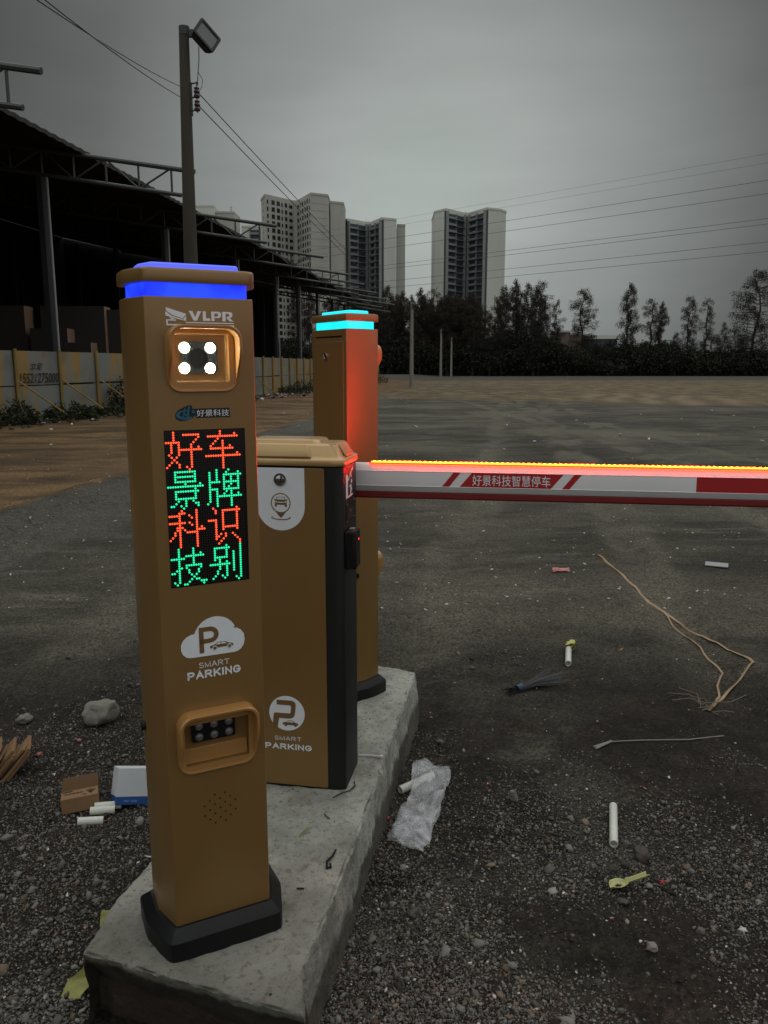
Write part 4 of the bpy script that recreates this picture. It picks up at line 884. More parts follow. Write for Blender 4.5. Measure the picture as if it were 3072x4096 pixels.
# ------------------------------------------------------------------ far tower blocks
M['tower_wall'] = mat('tower render', (.62, .63, .57), .9, scale=.08, c2=(.52, .53, .48), stretch=(1, 1, .3)); M['tower_grey'] = mat('tower grey render', (.46, .455, .41), .9, scale=.1, c2=(.37, .365, .33), stretch=(1, 1, .25))
M['tower_dark'] = mat('tower dark cladding', (.050, .062, .070), .6, scale=.3); M['win'] = mat('dark window glass', (.018, .021, .024), .25); M['slab_edge'] = mat('balcony parapet', (.24, .26, .27), .8)  # tower_dark: dark blue-grey for glazing and wall strips
M['band'] = mat('balcony frame', (.27, .28, .27), .8)
def tower(name, label, plan, blocks=(), loc=(0, 0)):
    root = thing(name, label, 'tower block', (plan[0][0][0], plan[0][0][1], 0)); ox, oy = plan[0][0]
    return root, ox, oy
def facing(a, b_, ox, oy):
    a, b_ = Vector((a[0] - ox, a[1] - oy, 0)), Vector((b_[0] - ox, b_[1] - oy, 0)); d_ = (b_ - a); L_ = d_.length
    return Matrix.Translation(a) @ Matrix.Rotation(math.atan2(d_.y, d_.x), 4, 'Z'), L_
def block(root, plan, h, m, ox, oy, name='wall'):
    q = [(x - ox, y - oy) for x, y in plan]; mb = MB().prism(q, -1, h); mb.prism([(x * 1, y * 1) for x, y in offset2(q, .25)], h + .002, h + .9)
    return mb.build(name, m, root)
def offset2(q, d_):
    c = Vector((sum(x for x, _ in q) / len(q), sum(y for _, y in q) / len(q))); return [tuple(Vector(p) + (Vector(p) - c).normalized() * d_) for p in q]
def windows(root, wing, cols, h, ox, oy, nfl, store, first=True):
    mt, L_ = facing(wing[0], wing[1], ox, oy); fh = 3.0
    for k in range(nfl):
        for u, w_, hh in cols:
            z = h - 2.6 - fh * k; store.append((mt, u * L_, w_, z, hh))
def put_windows(root, store):
    base = {}
    rest = MB()
    for i, (mt, u, w_, z, hh) in enumerate(sorted(store, key=lambda q: -q[3])):
        if i < 98:
            k = (w_, hh)
            if k not in base:
                o = MB().box(-w_/2, w_/2, -.06, .10, 0, hh).build('window', M['win'], root); base[k] = o
            else:
                o = base[k].copy(); COL.objects.link(o); o.parent = root
            o.matrix_local = mt @ Matrix.Translation((u, 0, z))
        else: rest.box(-w_/2 + u, w_/2 + u, -.06, .10, z, z + hh, mt)
    if rest.v: o = rest.build('windows', M['win'], root); o['kind'] = 'stuff'
def balconies(root, wing, h, ox, oy, nfl, split=.5):
    mt, L_ = facing(wing[0], wing[1], ox, oy); fh = 3.05; first = None
    MB().box(.2, L_ - .2, -.05, .3, 2, h - 1.2, mt).build('glazing', M['tower_dark'], root)
    MB().box(0, .55, -1.25, .2, 0, h - .4, mt).box(L_ - .55, L_, -1.25, .2, 0, h - .4, mt).build('pier', M['band'], root)
    for k in range(nfl):
        z = h - 3.6 - fh * k
        if first is None:
            first = MB().box(.56, L_ - .56, -1.15, -.052, 0, .22).box(.56, L_ * split, -1.15, -1.03, .22, 1.0).box(L_ * split - .1, L_ * split + .1, -1.0, -.052, .22, 2.8).build('balcony', M['slab_edge'], root); o = first
        else: o = first.copy(); COL.objects.link(o); o.parent = root
        o.matrix_local = mt @ Matrix.Translation((0, 0, z))
# left block: bare grey tower with punched windows
pl = [(-56.1, 384), (-52.7, 373), (-41.6, 387), (-40.2, 387), (-32.2, 370), (-24.9, 374), (-24.9, 400), (-56.1, 400)]
r = thing('tower_block', 'bare grey high rise with rows of small dark windows, left of the three big towers', 'tower block', (*pl[0], 0)); ox, oy = pl[0]
block(r, pl, 75.4, M['tower_grey'], ox, oy); block(r, [(-24.4, 381), (-18.4, 384), (-18.4, 402), (-24.4, 402)], 74, M['tower_grey'], ox, oy, 'stair_wing')
st = []
windows(r, (pl[0], pl[1]), [(.5, .9, 1.5)], 75, ox, oy, 24, st)
windows(r, (pl[1], pl[2]), [(.08, .9, 1.7), (.27, 2.0, 1.9), (.45, 1.9, 1.9), (.58, .8, 1.6), (.72, 1.4, 1.8), (.89, 2.0, 1.4)], 75, ox, oy, 24, st)
windows(r, (pl[3], pl[4]), [(.10, 2.4, 1.5), (.26, .9, 1.7), (.43, 1.8, 1.9), (.60, 1.4, 1.8), (.76, 1.7, 1.9), (.92, .9, 1.6)], 75, ox, oy, 24, st)
put_windows(r, st)
ln = MB(); mt, L_ = facing(pl[4], pl[5], ox, oy)
for k in range(24): ln.box(0, L_, -.10, .02, 72 - 3 * k, 72.18 - 3 * k, mt)
o = ln.build('floor_joint', M['tower_grey'], r); o['kind'] = 'stuff'
def vtower(label, L0, W0, C0, C1, W1, B1, ends, h, extra=None, nfl=22):
    pl = [L0, W0, C0, C1, W1, B1] + ends
    r = thing('tower_block', label, 'tower block', (*L0, 0)); ox, oy = L0
    block(r, pl, h, M['tower_wall'], ox, oy)
    balconies(r, (W0, C0), h, ox, oy, nfl); balconies(r, (C1, W1), h, ox, oy, nfl)
    mt, L_ = facing(C0, C1, ox, oy); MB().box(L_ * .3, L_ * .75, -.1, .3, 2, h - 1, mt).build('glazing', M['tower_dark'], r)
    for a, b_ in ((L0, W0), (W1, B1)):
        mt, L_ = facing(a, b_, ox, oy); u0, u1 = (L_ - 1.2, L_ - .02) if a is L0 else (.02, 1.1)
        MB().box(u0, u1, -.12, .3, 0, h - .3, mt).build('dark_strip', M['tower_dark'], r)
    if extra: block(r, extra[0], extra[1], M['tower_grey'], ox, oy, 'stair_wing')
    rf = MB()
    for k in range(5): x = pl[1][0] + (pl[5][0] - pl[1][0]) * random.random() - ox; rf.box(x, x + .12, 6, 6.12, h, h + random.uniform(1.5, 3))
    o = rf.build('roof_rods', M['lampgrey'], r); o['kind'] = 'stuff'
vtower('pale tower with stacked dark balconies standing between the grey one and the far right one', (-19.0, 404), (-17.4, 399), (-8.8, 408), (-6.4, 408), (-1.1, 396), (5.8, 400), [(5.8, 424), (-19, 424)], 69.6, ([(6.3, 405), (10.3, 406), (10.3, 424), (6.3, 424)], 68))
vtower('rightmost pale tower with stacked dark balconies standing alone behind the trees', (24.5, 406), (29.6, 399), (39.2, 410), (41.9, 410), (48.4, 397), (55.8, 401), [(59.1, 406), (59.1, 430), (24.5, 430)], 74.2, None, 23)
r = thing('tower_block', 'small distant pair of pale rooftops just right of the floodlight pole', 'tower block', (-95, 420, 0)); ox, oy = -95, 420
block(r, [(-95, 420), (-85.2, 420), (-85.2, 440), (-95, 440)], 79.6, M['tower_wall'], ox, oy); block(r, [(-84.8, 424), (-75.7, 424), (-75.7, 440), (-84.8, 440)], 77.2, M['tower_grey'], ox, oy, 'stair_wing')
st = []; windows(r, ((-84.8, 424), (-75.7, 424)), [(.25, 1.4, 1.5), (.6, 1.0, 1.5), (.85, .7, 1.5)], 70, ox, oy, 22, st); put_windows(r, st)
mm = MB()
for k in range(5): mm.box(5 + .0, 5.12, 0, .12, 0, .01)
mm = MB().box(17.0, 17.15, 8, 8.15, 77, 81.5)
for z in (78.5, 79.5, 80.5): mm.box(16.4, 17.8, 7.95, 8.2, z, z + .15)
mm.build('roof_mast', M['lampgrey'], r)
r = thing('tower_block', 'slim pale and dark tower half hidden by shed trusses left of bare grey one', 'tower block', (-71.5, 420, 0)); ox, oy = -71.5, 420
block(r, [(-71.5, 420), (-67.6, 420), (-61.8, 420), (-61.8, 440), (-71.5, 440)], 69.8, M['tower_wall'], ox, oy); balconies(r, ((-67.6, 420), (-61.8, 420)), 69.8, ox, oy, 22, .9)
r = thing('low_building', 'low white roofed building showing between the trees on the right', 'building', (59, 232, 0))
MB().box(0, 7.2, 0, 8, 0, 9.0).build('wall', M['tower_dark'], r); MB().box(-.3, 9.0, -.4, 8, 9.0, 10.0).build('roof', M['tower_wall'], r)
r = thing('low_building', 'row of low brownish houses left of the white roofed building', 'building', (49.5, 236, 0))
MB().box(0, 4.2, 0, 8, 0, 11.0).box(4.4, 9, 1, 8, 0, 10.2).build('wall', mat('brown render', (.14, .10, .085), .9), r); MB().box(-.2, 4.3, -.2, 8, 11.0, 11.5).box(4.4, 9.2, .8, 8, 10.2, 10.7).build('roof', M['tower_grey'], r)

# ------------------------------------------------------------------ trees
def leafmat(name, c, c2):
    m = bpy.data.materials.new(name); m.use_nodes = True; t_ = m.node_tree; b_ = t_.nodes['Principled BSDF']; b_.inputs['Roughness'].default_value = .8; b_.inputs['Specular IOR Level'].default_value = .15
    g_ = N(t_, 'ShaderNodeNewGeometry'); r_ = N(t_, 'ShaderNodeValToRGB'); r_.color_ramp.elements[0].color = (*c, 1); r_.color_ramp.elements[1].color = (*c2, 1)
    t_.links.new(g_.outputs['Random Per Island'], r_.inputs[0]); t_.links.new(r_.outputs[0], b_.inputs['Base Color']); return m
M['rust'] = leafmat('rusty needles', (.026, .021, .016), (.060, .046, .034)); M['green'] = leafmat('dull leaves', (.020, .026, .013), (.050, .060, .028)); M['dusk'] = leafmat('dark leaves', (.014, .016, .011), (.030, .032, .020))
M['bark'] = mat('bark', (.045, .038, .032), .9, scale=2)
def cards(C, size, droop=.6, g=rng, asp=.38):
    n = len(C); d1 = g.normal(0, 1, (n, 3)); d1[:, 2] -= droop; d1 /= np.linalg.norm(d1, axis=1)[:, None]; d2 = np.cross(d1, g.normal(0, 1, (n, 3))); d2 /= np.linalg.norm(d2, axis=1)[:, None] + 1e-9
    a, b_ = d1 * size[:, None], d2 * size[:, None] * asp
    V = np.stack([C - a, C - a * .1 + b_, C + a, C + a * .1 - b_], 1).reshape(-1, 3); return V, np.arange(n * 4).reshape(-1, 4)
def conifer_mesh(seed, width, dens, ragged):
    g = np.random.default_rng(seed); C, S_ = [], []; tb = MB(); P = [(g.normal(0, .004) * i, g.normal(0, .004) * i, i / 8) for i in range(9)]
    tb.tube(P, [.016 * (1 - .85 * i / 8) for i in range(9)], 6); nb = int(84 * dens)
    for k in range(nb):
        h = .14 + .85 * (k + g.uniform(0, 1)) / nb; pr = (min(1, (h - .08) / .25) ** .5) * (1 - max(0, (h - .68) / .36) ** 2.2); L_ = width * max(.12, pr) * g.uniform(1 - ragged, 1.05); a = g.uniform(0, 6.283)
        d_ = np.array([math.cos(a), math.sin(a), g.uniform(.05, .35)]); p0 = np.array([0, 0, h]); tip = p0 + d_ * L_
        tb.tube([tuple(p0), tuple(p0 + d_ * L_ * .5), tuple(tip)], [.004, .0025, .001], 3, False)
        m_ = int(150 * (L_ / width) + 40); u = g.uniform(.15, 1, m_) ** .7; q = p0 + d_ * (u * L_)[:, None] + g.normal(0, .012, (m_, 3)); q[:, 2] -= np.abs(g.normal(0, .022, m_)) + .012 * u
        C.append(q); S_.append(g.uniform(.004, .0115, m_))
    V, F = cards(np.concatenate(C), np.concatenate(S_), 1.9, g, .24); return V, F, tb
protos = []
for k, (w_, dn, rg) in enumerate(((.13, 1.0, .45), (.17, .9, .5), (.20, .85, .6), (.11, .9, .4), (.15, .55, .6), (.24, 1.1, .45), (.36, 1.15, .35))):
    V, F, tb = conifer_mesh(100 + k, w_, dn, rg); o = np_obj('crown', V, F, M['rust'] if k < 6 else M['dusk']); tr = tb.build('trunk', M['bark']); protos.append((o, tr))
def tree(k, x, y, h, wk, label, group=None, name='conifer_tree'):
    r = thing(name, label, 'tree', (x, y, -.1), random.uniform(0, 6.28), group)
    for p in protos[k]:
        c = p.copy(); COL.objects.link(c); c.parent = r; c.scale = (h * wk, h * wk, h)
    return r
solo = [(31.0, 13.6, 1, 1.1, 'lone feathery tree with a crooked bushy top, left of the white roofed building'), (37.9, 14.2, 0, 1.0, 'dense narrow tree with bare lower trunk, just right of the white roofed building'), (41.6, 11.9, 2, 1.0, 'twin topped tree close beside the dense narrow one'), (43.0, 11.4, 3, 1.0, 'shorter dark tree overlapping the right side of the twin topped one'),
        (48.0, 12.5, 1, .85, 'dark tree with long ragged side branches, left of a thin pale one'), (50.4, 12.2, 4, .9, 'thin see through tree beside the ragged branched one'), (53.2, 8.4, 2, .8, 'short pointed tree between the thin one and the tallest tree'), (58.6, 16.6, 5, 1.05, 'tallest broad dark tree at the right picture edge'), (46.0, 6.9, 1, 1.0, 'stunted little tree top poking over the hedge'), (26.8, 11.9, 4, .8, 'thin pale tree standing apart right of the dense grove'), (63.5, 13, 1, 1.0, 'tree cut off by the right picture edge')]
for x, h, k, wk, lab in solo: tree(k, x, 128 + random.uniform(-1, 2), h, wk, lab)
grove_l = [(-13.5, 13.5), (-11.2, 12.8), (-9.0, 12.4), (-6.8, 12.9), (-4.6, 13.4), (-2.6, 13.2), (-1.0, 12.6), (.7, 13.7), (2.0, 12.7), (2.9, 13.0), (4.2, 12.2), (5.5, 13.3), (6.3, 12.4), (8.3, 11.2), (9.0, 12.0), (9.7, 12.9), (10.5, 12.2), (11.2, 12.0), (11.9, 11.6), (12.6, 12.0), (13.5, 12.7), (14.3, 11.6)]
for x, h in grove_l: tree(random.choice((0, 0, 3, 5)), x, 126 + random.uniform(-2, 5), h, random.uniform(.95, 1.2), 'dark conifer in the dense grove behind the rear pillar and in front of the towers', 'dense grove of conifers left of the lone tower')
tree(4, 8.0, 134, 14.2, 1.0, 'pale feathery tree rising just left of the lone tower above the dark grove')
grove_r = [(16.4, 10.4, 1), (17.4, 12.3, 4), (18.3, 12.5, 1), (18.9, 14.1, 0), (20.5, 14.8, 3), (21.3, 13.6, 2), (22.4, 14.4, 1), (23.3, 13.2, 2), (23.9, 14.5, 1), (24.8, 11.8, 0)]
for x, h, k in grove_r: tree(k, x, 127 + random.uniform(-2, 3), h, random.uniform(.85, 1.05), 'tall ragged conifer in the clump right of the lone tower', 'clump of tall conifers right of the lone tower')
for k in range(18): tree(random.choice((0, 2, 5, 5)), random.uniform(-1, 14.8), random.uniform(130, 136), random.uniform(10.5, 13.2), random.uniform(1.0, 1.25), 'dark conifer in the dense grove behind the rear pillar and in front of the towers', 'dense grove of conifers left of the lone tower')
xk = 14.5
while xk < 78:
    tree(6, xk, random.uniform(123.5, 127), random.uniform(4.6, 7.6) + (1.2 if xk < 27 else 0), random.uniform(.8, 1.15), 'small dark bushy tree standing in the hedge below the tall conifers', 'dark bushy trees in the hedge'); xk += random.uniform(1.5, 3.6)
for p in protos:
    for q in p: bpy.data.objects.remove(q)
# undergrowth below the trees: one dark mass
n = 120000; ux = rng.uniform(-34, 92, n)
def hedge_top(x): return 2.2 + 4.4 * fbm(x * .16, x * 0 + 3, 5, 77) + 1.9 * (vnoise(x * .5, x * 0, 5) - .5) + 1.2 * (vnoise(x * 1.7, x * 0, 8) - .5) + np.where(x < 15, 1.0, 0) + np.where((x > 14) & (x < 27), .9, 0)
dep = rng.normal(0, 2.6, n); top = hedge_top(ux + dep * .7) * np.clip(1.02 - .06 * np.abs(dep), .5, 1)
uz = top * np.sqrt(rng.uniform(0, 1, n)); uy = 126.5 + dep
V, F = cards(np.stack([ux, uy, uz], 1), rng.uniform(.08, .30, n), .4)
xs = np.linspace(-36, 94, 400); tp = hedge_top(xs) * .72; o_ = len(V)
V = np.concatenate([V, np.stack([xs, xs * 0 + 127, xs * 0 - .2], 1), np.stack([xs, xs * 0 + 127.5, tp], 1)]); i_ = np.arange(399)
F = np.concatenate([F, np.stack([o_ + i_, o_ + i_ + 1, o_ + 400 + i_ + 1, o_ + 400 + i_], 1)])
u = np_obj('undergrowth', V, F, M['dusk']); tag(u, kind='stuff')
def shrub(x, y, r_, h, n_, label, m='green', group=None):
    t0 = thing('shrub', label, 'shrub', (x, y, 0), random.uniform(0, 6), group); g = rng; a = g.uniform(0, 6.283, n_); rr = r_ * np.sqrt(g.uniform(0, 1, n_)); z = h * g.uniform(.03, 1, n_) * (1 - .5 * (rr / r_) ** 2) * (.7 + .3 * np.sin(a * 3))
    V, F = cards(np.stack([rr * np.cos(a), rr * np.sin(a), z], 1), g.uniform(.03, .10, n_), -.2); np_obj('foliage', V, F, M[m], t0)
    sb = MB()
    for k in range(7): aa = k * .9; sb.tube([(0, 0, -.05), (r_ * .3 * math.cos(aa), r_ * .3 * math.sin(aa), h * .5), (r_ * .6 * math.cos(aa), r_ * .6 * math.sin(aa), h * .85)], [.012, .008, .003], 4)
    sb.build('stem', M['bark'], t0)
for (x, y, r_, h, n_, lab) in ((-8.35, 28.2, 1.25, 1.55, 2600, 'largest dark bush against the fence, left of the front pillar'), (-9.35, 24.0, .8, .55, 1300, 'low dark weeds below the painted phone number'), (-10.1, 21.8, .8, .75, 1500, 'leafy weeds at the foot of the fence near the left edge'), (-10.55, 19.8, 1.0, .7, 1600, 'dark weeds cut off by the left picture edge'), (-8.9, 26.0, .7, .45, 900, 'small weeds between the painted number and the largest bush'),
        (-5.2, 46.5, 1.0, .6, 900, 'low bushes along the fence seen between the two pillars'), (-4.6, 50.5, 1.3, .9, 1200, 'bush against the fence close to the rear pillar'), (-1.0, 74, 1.4, 1.4, 900, 'yellowish bush just right of the rear pillar hood'), (-7.5, 35.0, .9, .8, 900, 'bush mostly hidden behind the front pillar')): shrub(x, y, r_, h, n_, lab, 'dusk' if h > 1.2 else 'green')

# ------------------------------------------------------------------ rubbish near the slab
def gz_(x, y): return float(ground_h(np.array([float(x)]), np.array([float(y)]))[0])
M['card'] = mat('brown cardboard', (.235, .135, .062), .85, c2=(.19, .105, .048), scale=12); M['card_in'] = mat('cardboard inside', (.16, .09, .042), .9)
M['pvc'] = mat('white plastic pipe', (.62, .63, .56), .4, c2=(.54, .55, .48), scale=14); M['paper'] = mat('white carton', (.60, .62, .64), .6, c2=(.54, .56, .58), scale=9)
M['carton_blue'] = mat('blue print', (.012, .075, .27), .5); M['print'] = mat('dark print', (.045, .028, .016), .7); M['yellow'] = mat('yellow plastic', (.50, .50, .13), .45, c2=(.40, .40, .09), scale=30)
def solid(name, label, cat, mb, m, group=None, **k):
    return tag(mb.build(name, m, None, **k), label, cat, group, 'thing')
def pipe(a, b_, r, label):
    a, b_ = Vector(a), Vector(b_); mid = a
    t0 = thing('plastic_pipe', label, 'pipe', a, 0, 'white pipe offcuts on the ground'); d_ = b_ - a; q = d_.to_track_quat('Z', 'Y').to_matrix().to_4x4(); L_ = d_.length
    rings = [[tuple(q @ Vector((rr * math.cos(6.2832 * i / 20), rr * math.sin(6.2832 * i / 20), z))) for i in range(20)] for rr, z in ((r * .80, .02), (r * .80, 0), (r * .97, 0), (r, .002), (r, L_ - .002), (r * .97, L_), (r * .80, L_), (r * .80, L_ - .02))]
    MB().loft(rings, True, True).build('tube', M['pvc'], t0, smooth=True, sharp=50); return t0
g0 = lambda x, y, z=0: (x, y, gz_(x, y) + z)
pipe(g0(.764, 2.412, .017), g0(.828, 2.645, .015), .0142, 'bare white pipe lying alone between pebbles in the right foreground')
pipe(g0(.060, 2.765, .018), g0(.190, 2.862, .024), .0155, 'white pipe partly under the clear plastic bag beside the slab')
yp = pipe(g0(.982, 4.041, .017), g0(1.050, 4.330, .019), .0165, 'white pipe with crumpled yellow tape around its far end')
# crumpled tape on its far end
def crumple(n1, n2, f, amp, seed, m, name, parent=None, smooth=True, fr=24, rdg=0):
    V = []; F = []
    for i in range(n1):
        for j in range(n2):
            p = Vector(f(i / (n1 - 1), j / (n2 - 1))); k = Vector((seed, seed * 2, 0)); p.z += rdg * (1 - 2 * abs(mnoise.noise(Vector((p.x * 19 + p.y * 7, p.y * 13 - p.x * 4, seed))))) ; p += mnoise.noise_vector(p * fr + k) * amp + mnoise.noise_vector(p * fr * 2.8 + k) * amp * .30; V.append(tuple(p))
    for i in range(n1 - 1):
        for j in range(n2 - 1): F.append((i*n2+j, (i+1)*n2+j, (i+1)*n2+j+1, i*n2+j+1))
    return np_obj(name, V, F, m, parent, smooth=smooth)
crumple(26, 30, lambda u, v: ((.056 + .03 * u) + .026 * math.cos(6.283 * v) * (1 - .2 * u), .225 + .085 * u, .006 + .024 * math.sin(6.283 * v) * (1 - .3 * u)), .012, 3, M['yellow'], 'tape', yp)
for a, b_, lab in (((-1.039, 2.625), (-.955, 2.66), 'short white pipe at the back of the three by the slab'), ((-1.045, 2.600), (-.965, 2.622), 'middle white pipe of the three by the slab'), ((-1.068, 2.545), (-.985, 2.562), 'nearest white pipe of the three, half buried in gravel')):
    pipe(g0(*a, .016 if 'nearest' not in lab else .006), g0(*b_, .016 if 'nearest' not in lab else .006), .0148, lab)
# cardboard box lying open
bx = thing('cardboard_box', 'small open brown cardboard box with printed top between the cartons', 'box', g0(-1.098, 2.655, -.002), R_(20)); bx.rotation_euler = (R_(-10), R_(-2), R_(20))
MB().box(-.063, .063, -.045, .045, 0, .052).build('carton', M['card'], bx, bevel=.001)
MB().loft([[(-.061, .045, .050), (.063, .045, .050), (.063, .0475, .050), (-.061, .0475, .050)], [(-.056, .060, .095), (.066, .060, .095), (.066, .0625, .095), (-.056, .0625, .095)]]).build('flap', M['card_in'], bx)
bt_ = text('电源适配器', -.052, .012, .002, .014, 0, M['print'], 'print', bx, fat=.01); bt_.rotation_euler = (R_(-90), 0, 0); bt_.location = (0, -.004, .0526)
pr = MB(); pr.plate([(-.060, .026), (-.026, .026), (-.026, .036), (-.060, .036)], 0); 
for k in range(9): a = R_(25 + 16 * k); pr.plate([(.038 - .001, -.022), (.038 + .001, -.022), (.038 + .016 * math.cos(a) + .002, .004 + .016 * math.sin(a)), (.038 + .016 * math.cos(a) - .002, .004 + .014 * math.sin(a))], 0)
pr.plate([(.012, -.030), (.024, -.030), (.024, -.022), (.012, -.022)], 0)
o = pr.build('print', M['print'], bx); o.rotation_euler = (R_(-90), 0, 0); o.location = (0, 0, .0526); o['kind'] = 'stuff'
# white and blue carton, tipped on its edge
wb = thing('white_carton', 'white carton with a blue band tipped on its edge beside the front pillar', 'box', g0(-.930, 2.690, .004), 0); wb.rotation_euler = (R_(-20), R_(13), R_(26)); wb.scale = (1.08, 1.08, 1.08)
MB().box(-.0575, .0575, -.035, .055, .026, .118).build('carton', M['paper'], wb, bevel=.0012); MB().box(-.0578, .0578, -.0353, .0553, 0, .0258).build('blue_band', M['carton_blue'], wb, bevel=.0012)
pr = MB(); pr.plate([(-.032, .010), (-.014, .010), (-.014, .016), (-.032, .016)], -.0355).plate([(-.008, .009), (.012, .009), (.012, .016), (-.008, .016)], -.0355); o = pr.build('print', mat('pale print', (.10, .20, .42), .5), wb); o['kind'] = 'stuff'
MB().box(.0575, .0600, -.020, -.010, .035, .090).build('flap', M['paper'], wb); MB().box(.0577, .0584, .008, .036, .062, .100).build('barcode', mat('grey print', (.16, .17, .18), .6), wb)
# bundle of flattened cardboard at the left edge
ct = thing('cardboard_bundle', 'small leaning bundle of torn flattened cardboard cut off by the left picture edge', 'cardboard', g0(-1.600, 2.86, -.01), R_(14)); ct.scale = (1.2, 1.2, 1.2)
for k in range(10):
    o = MB().box(-.0045, .0045, -.062 + .006 * math.sin(k * 3.1), .062, 0, .135 + .016 * math.sin(k * 1.9)).build('sheet', M['card'] if k % 3 else M['card_in'], ct, bevel=.001)
    o.location = (.0145 * k - .03, .006 * math.sin(k * 2), .004 * math.sin(k)); o.rotation_euler = (R_(-6), R_(46 - .5 * k), R_(5 * math.sin(k * 1.7)))
# rock
def rock(name, label, x, y, sx, sy, sz, seed, m, sink=.25):
    v, f = ico2(); cache = {}
    bm = bmesh.new(); bmesh.ops.create_icosphere(bm, subdivisions=4, radius=1)
    for w_ in bm.verts:
        c = w_.co.copy(); c = Vector((max(-.82, min(.82, c.x)), max(-.85, min(.85, c.y)), max(-.7, min(.72, c.z)))); c *= 1 + .22 * mnoise.noise(c * 1.5 + Vector((seed, 0, 0))) + .06 * mnoise.fractal(c * 5 + Vector((seed, 1, 0)), 1, 2, 4)
        c.x *= 1 - .25 * max(0, c.z); w_.co = Vector((c.x * sx, c.y * sy, c.z * sz))
    me = bpy.data.meshes.new(name); bm.to_mesh(me); bm.free(); o = mesh_obj(name, me, m, smooth=True, sharp=35); o.location = (x, y, gz_(x, y) + sz * (1 - sink)); o.rotation_euler = (0, R_(8), R_(seed * 37)); return tag(o, label, 'rock', kind='thing')
M['rock'] = mat('grey rock', (.21, .20, .165), .9, c2=(.13, .122, .10), scale=14, bump=.5, bscale=40)
rock('rock', 'big pale rock lying on the gravel left of the front pillar', -1.268, 3.36, .092, .07, .062, 2.0, M['rock'])
rock('rock', 'smaller grey rock near the left edge behind the big pale one', -1.62, 3.37, .036, .03, .024, 5.0, M['rock'])
rock('rock', 'brownish wedge shaped stone between the bare pipe and the yellow spoon', .84, 2.36, .034, .026, .024, 7.3, mat('brown rock', (.075, .06, .048), .9, c2=(.05, .04, .032), scale=30, bump=.4, bscale=60))
rock('rock', 'upright grey pebble right of the clear plastic bag', .475, 2.70, .016, .012, .026, 4.1, M['rock'])
rock('rock', 'lone pale pinkish stone in the bare dirt at lower right', .735, 1.935, .017, .015, .012, 9.7, mat('pinkish rock', (.22, .19, .18), .9, scale=30))
# clear plastic bag
def film():
    m = bpy.data.materials.new('clear film'); m.use_nodes = True; t_ = m.node_tree; b_ = t_.nodes['Principled BSDF']; b_.inputs['Roughness'].default_value = .16; b_.inputs['Base Color'].default_value = (.74, .75, .78, 1); b_.inputs['Specular IOR Level'].default_value = 1
    tr = N(t_, 'ShaderNodeBsdfTransparent'); mx = N(t_, 'ShaderNodeMixShader'); o_ = t_.nodes['Material Output']; n = N(t_, 'ShaderNodeTexNoise'); n.inputs['Scale'].default_value = 11; n.inputs['Detail'].default_value = 3; n.inputs['Distortion'].default_value = 3
    g_ = N(t_, 'ShaderNodeNewGeometry'); t_.links.new(g_.outputs['Position'], n.inputs[0]); r_ = N(t_, 'ShaderNodeMapRange')
    for i, v in ((1, .40), (2, .78), (3, .14), (4, .46)): r_.inputs[i].default_value = v
    t_.links.new(n.outputs[0], r_.inputs[0]); t_.links.new(r_.outputs[0], mx.inputs[0]); t_.links.new(tr.outputs[0], mx.inputs[1]); t_.links.new(b_.outputs[0], mx.inputs[2]); t_.links.new(mx.outputs[0], o_.inputs[0]); return m
M['film'] = film()
BL = [(.112, 2.895, .050), (.108, 2.80, .052), (.100, 2.70, .030), (.062, 2.60, .030), (.030, 2.49, .016), (.010, 2.405, .010)]; BR = [(.258, 2.895, .020), (.252, 2.80, .030), (.222, 2.69, .030), (.192, 2.57, .022), (.160, 2.45, .016), (.128, 2.345, .008)]
def bagf(dz):
    def f(u, v):
        k = u * (len(BL) - 1); i = min(int(k), len(BL) - 2); w_ = k - i; a = Vector(BL[i]).lerp(Vector(BL[i+1]), w_); b_ = Vector(BR[i]).lerp(Vector(BR[i+1]), w_); p = a.lerp(b_, v)
        return (p.x, p.y, gz_(p.x, p.y) * 1 + p.z + dz + .022 * math.sin(math.pi * v) * (.5 + .5 * math.sin(u * 9)) + .012 * math.sin(u * 21 + v * 6))
    return f
bg_ = thing('plastic_bag', 'crumpled clear plastic bag lying beside the slab over a white pipe', 'bag', (0, 0, 0))
crumple(80, 44, bagf(.010), .010, 1.7, M['film'], 'bag_front', bg_, fr=13, rdg=.014); crumple(60, 34, bagf(.002), .007, 6.1, M['film'], 'bag_back', bg_, fr=11, rdg=.008)
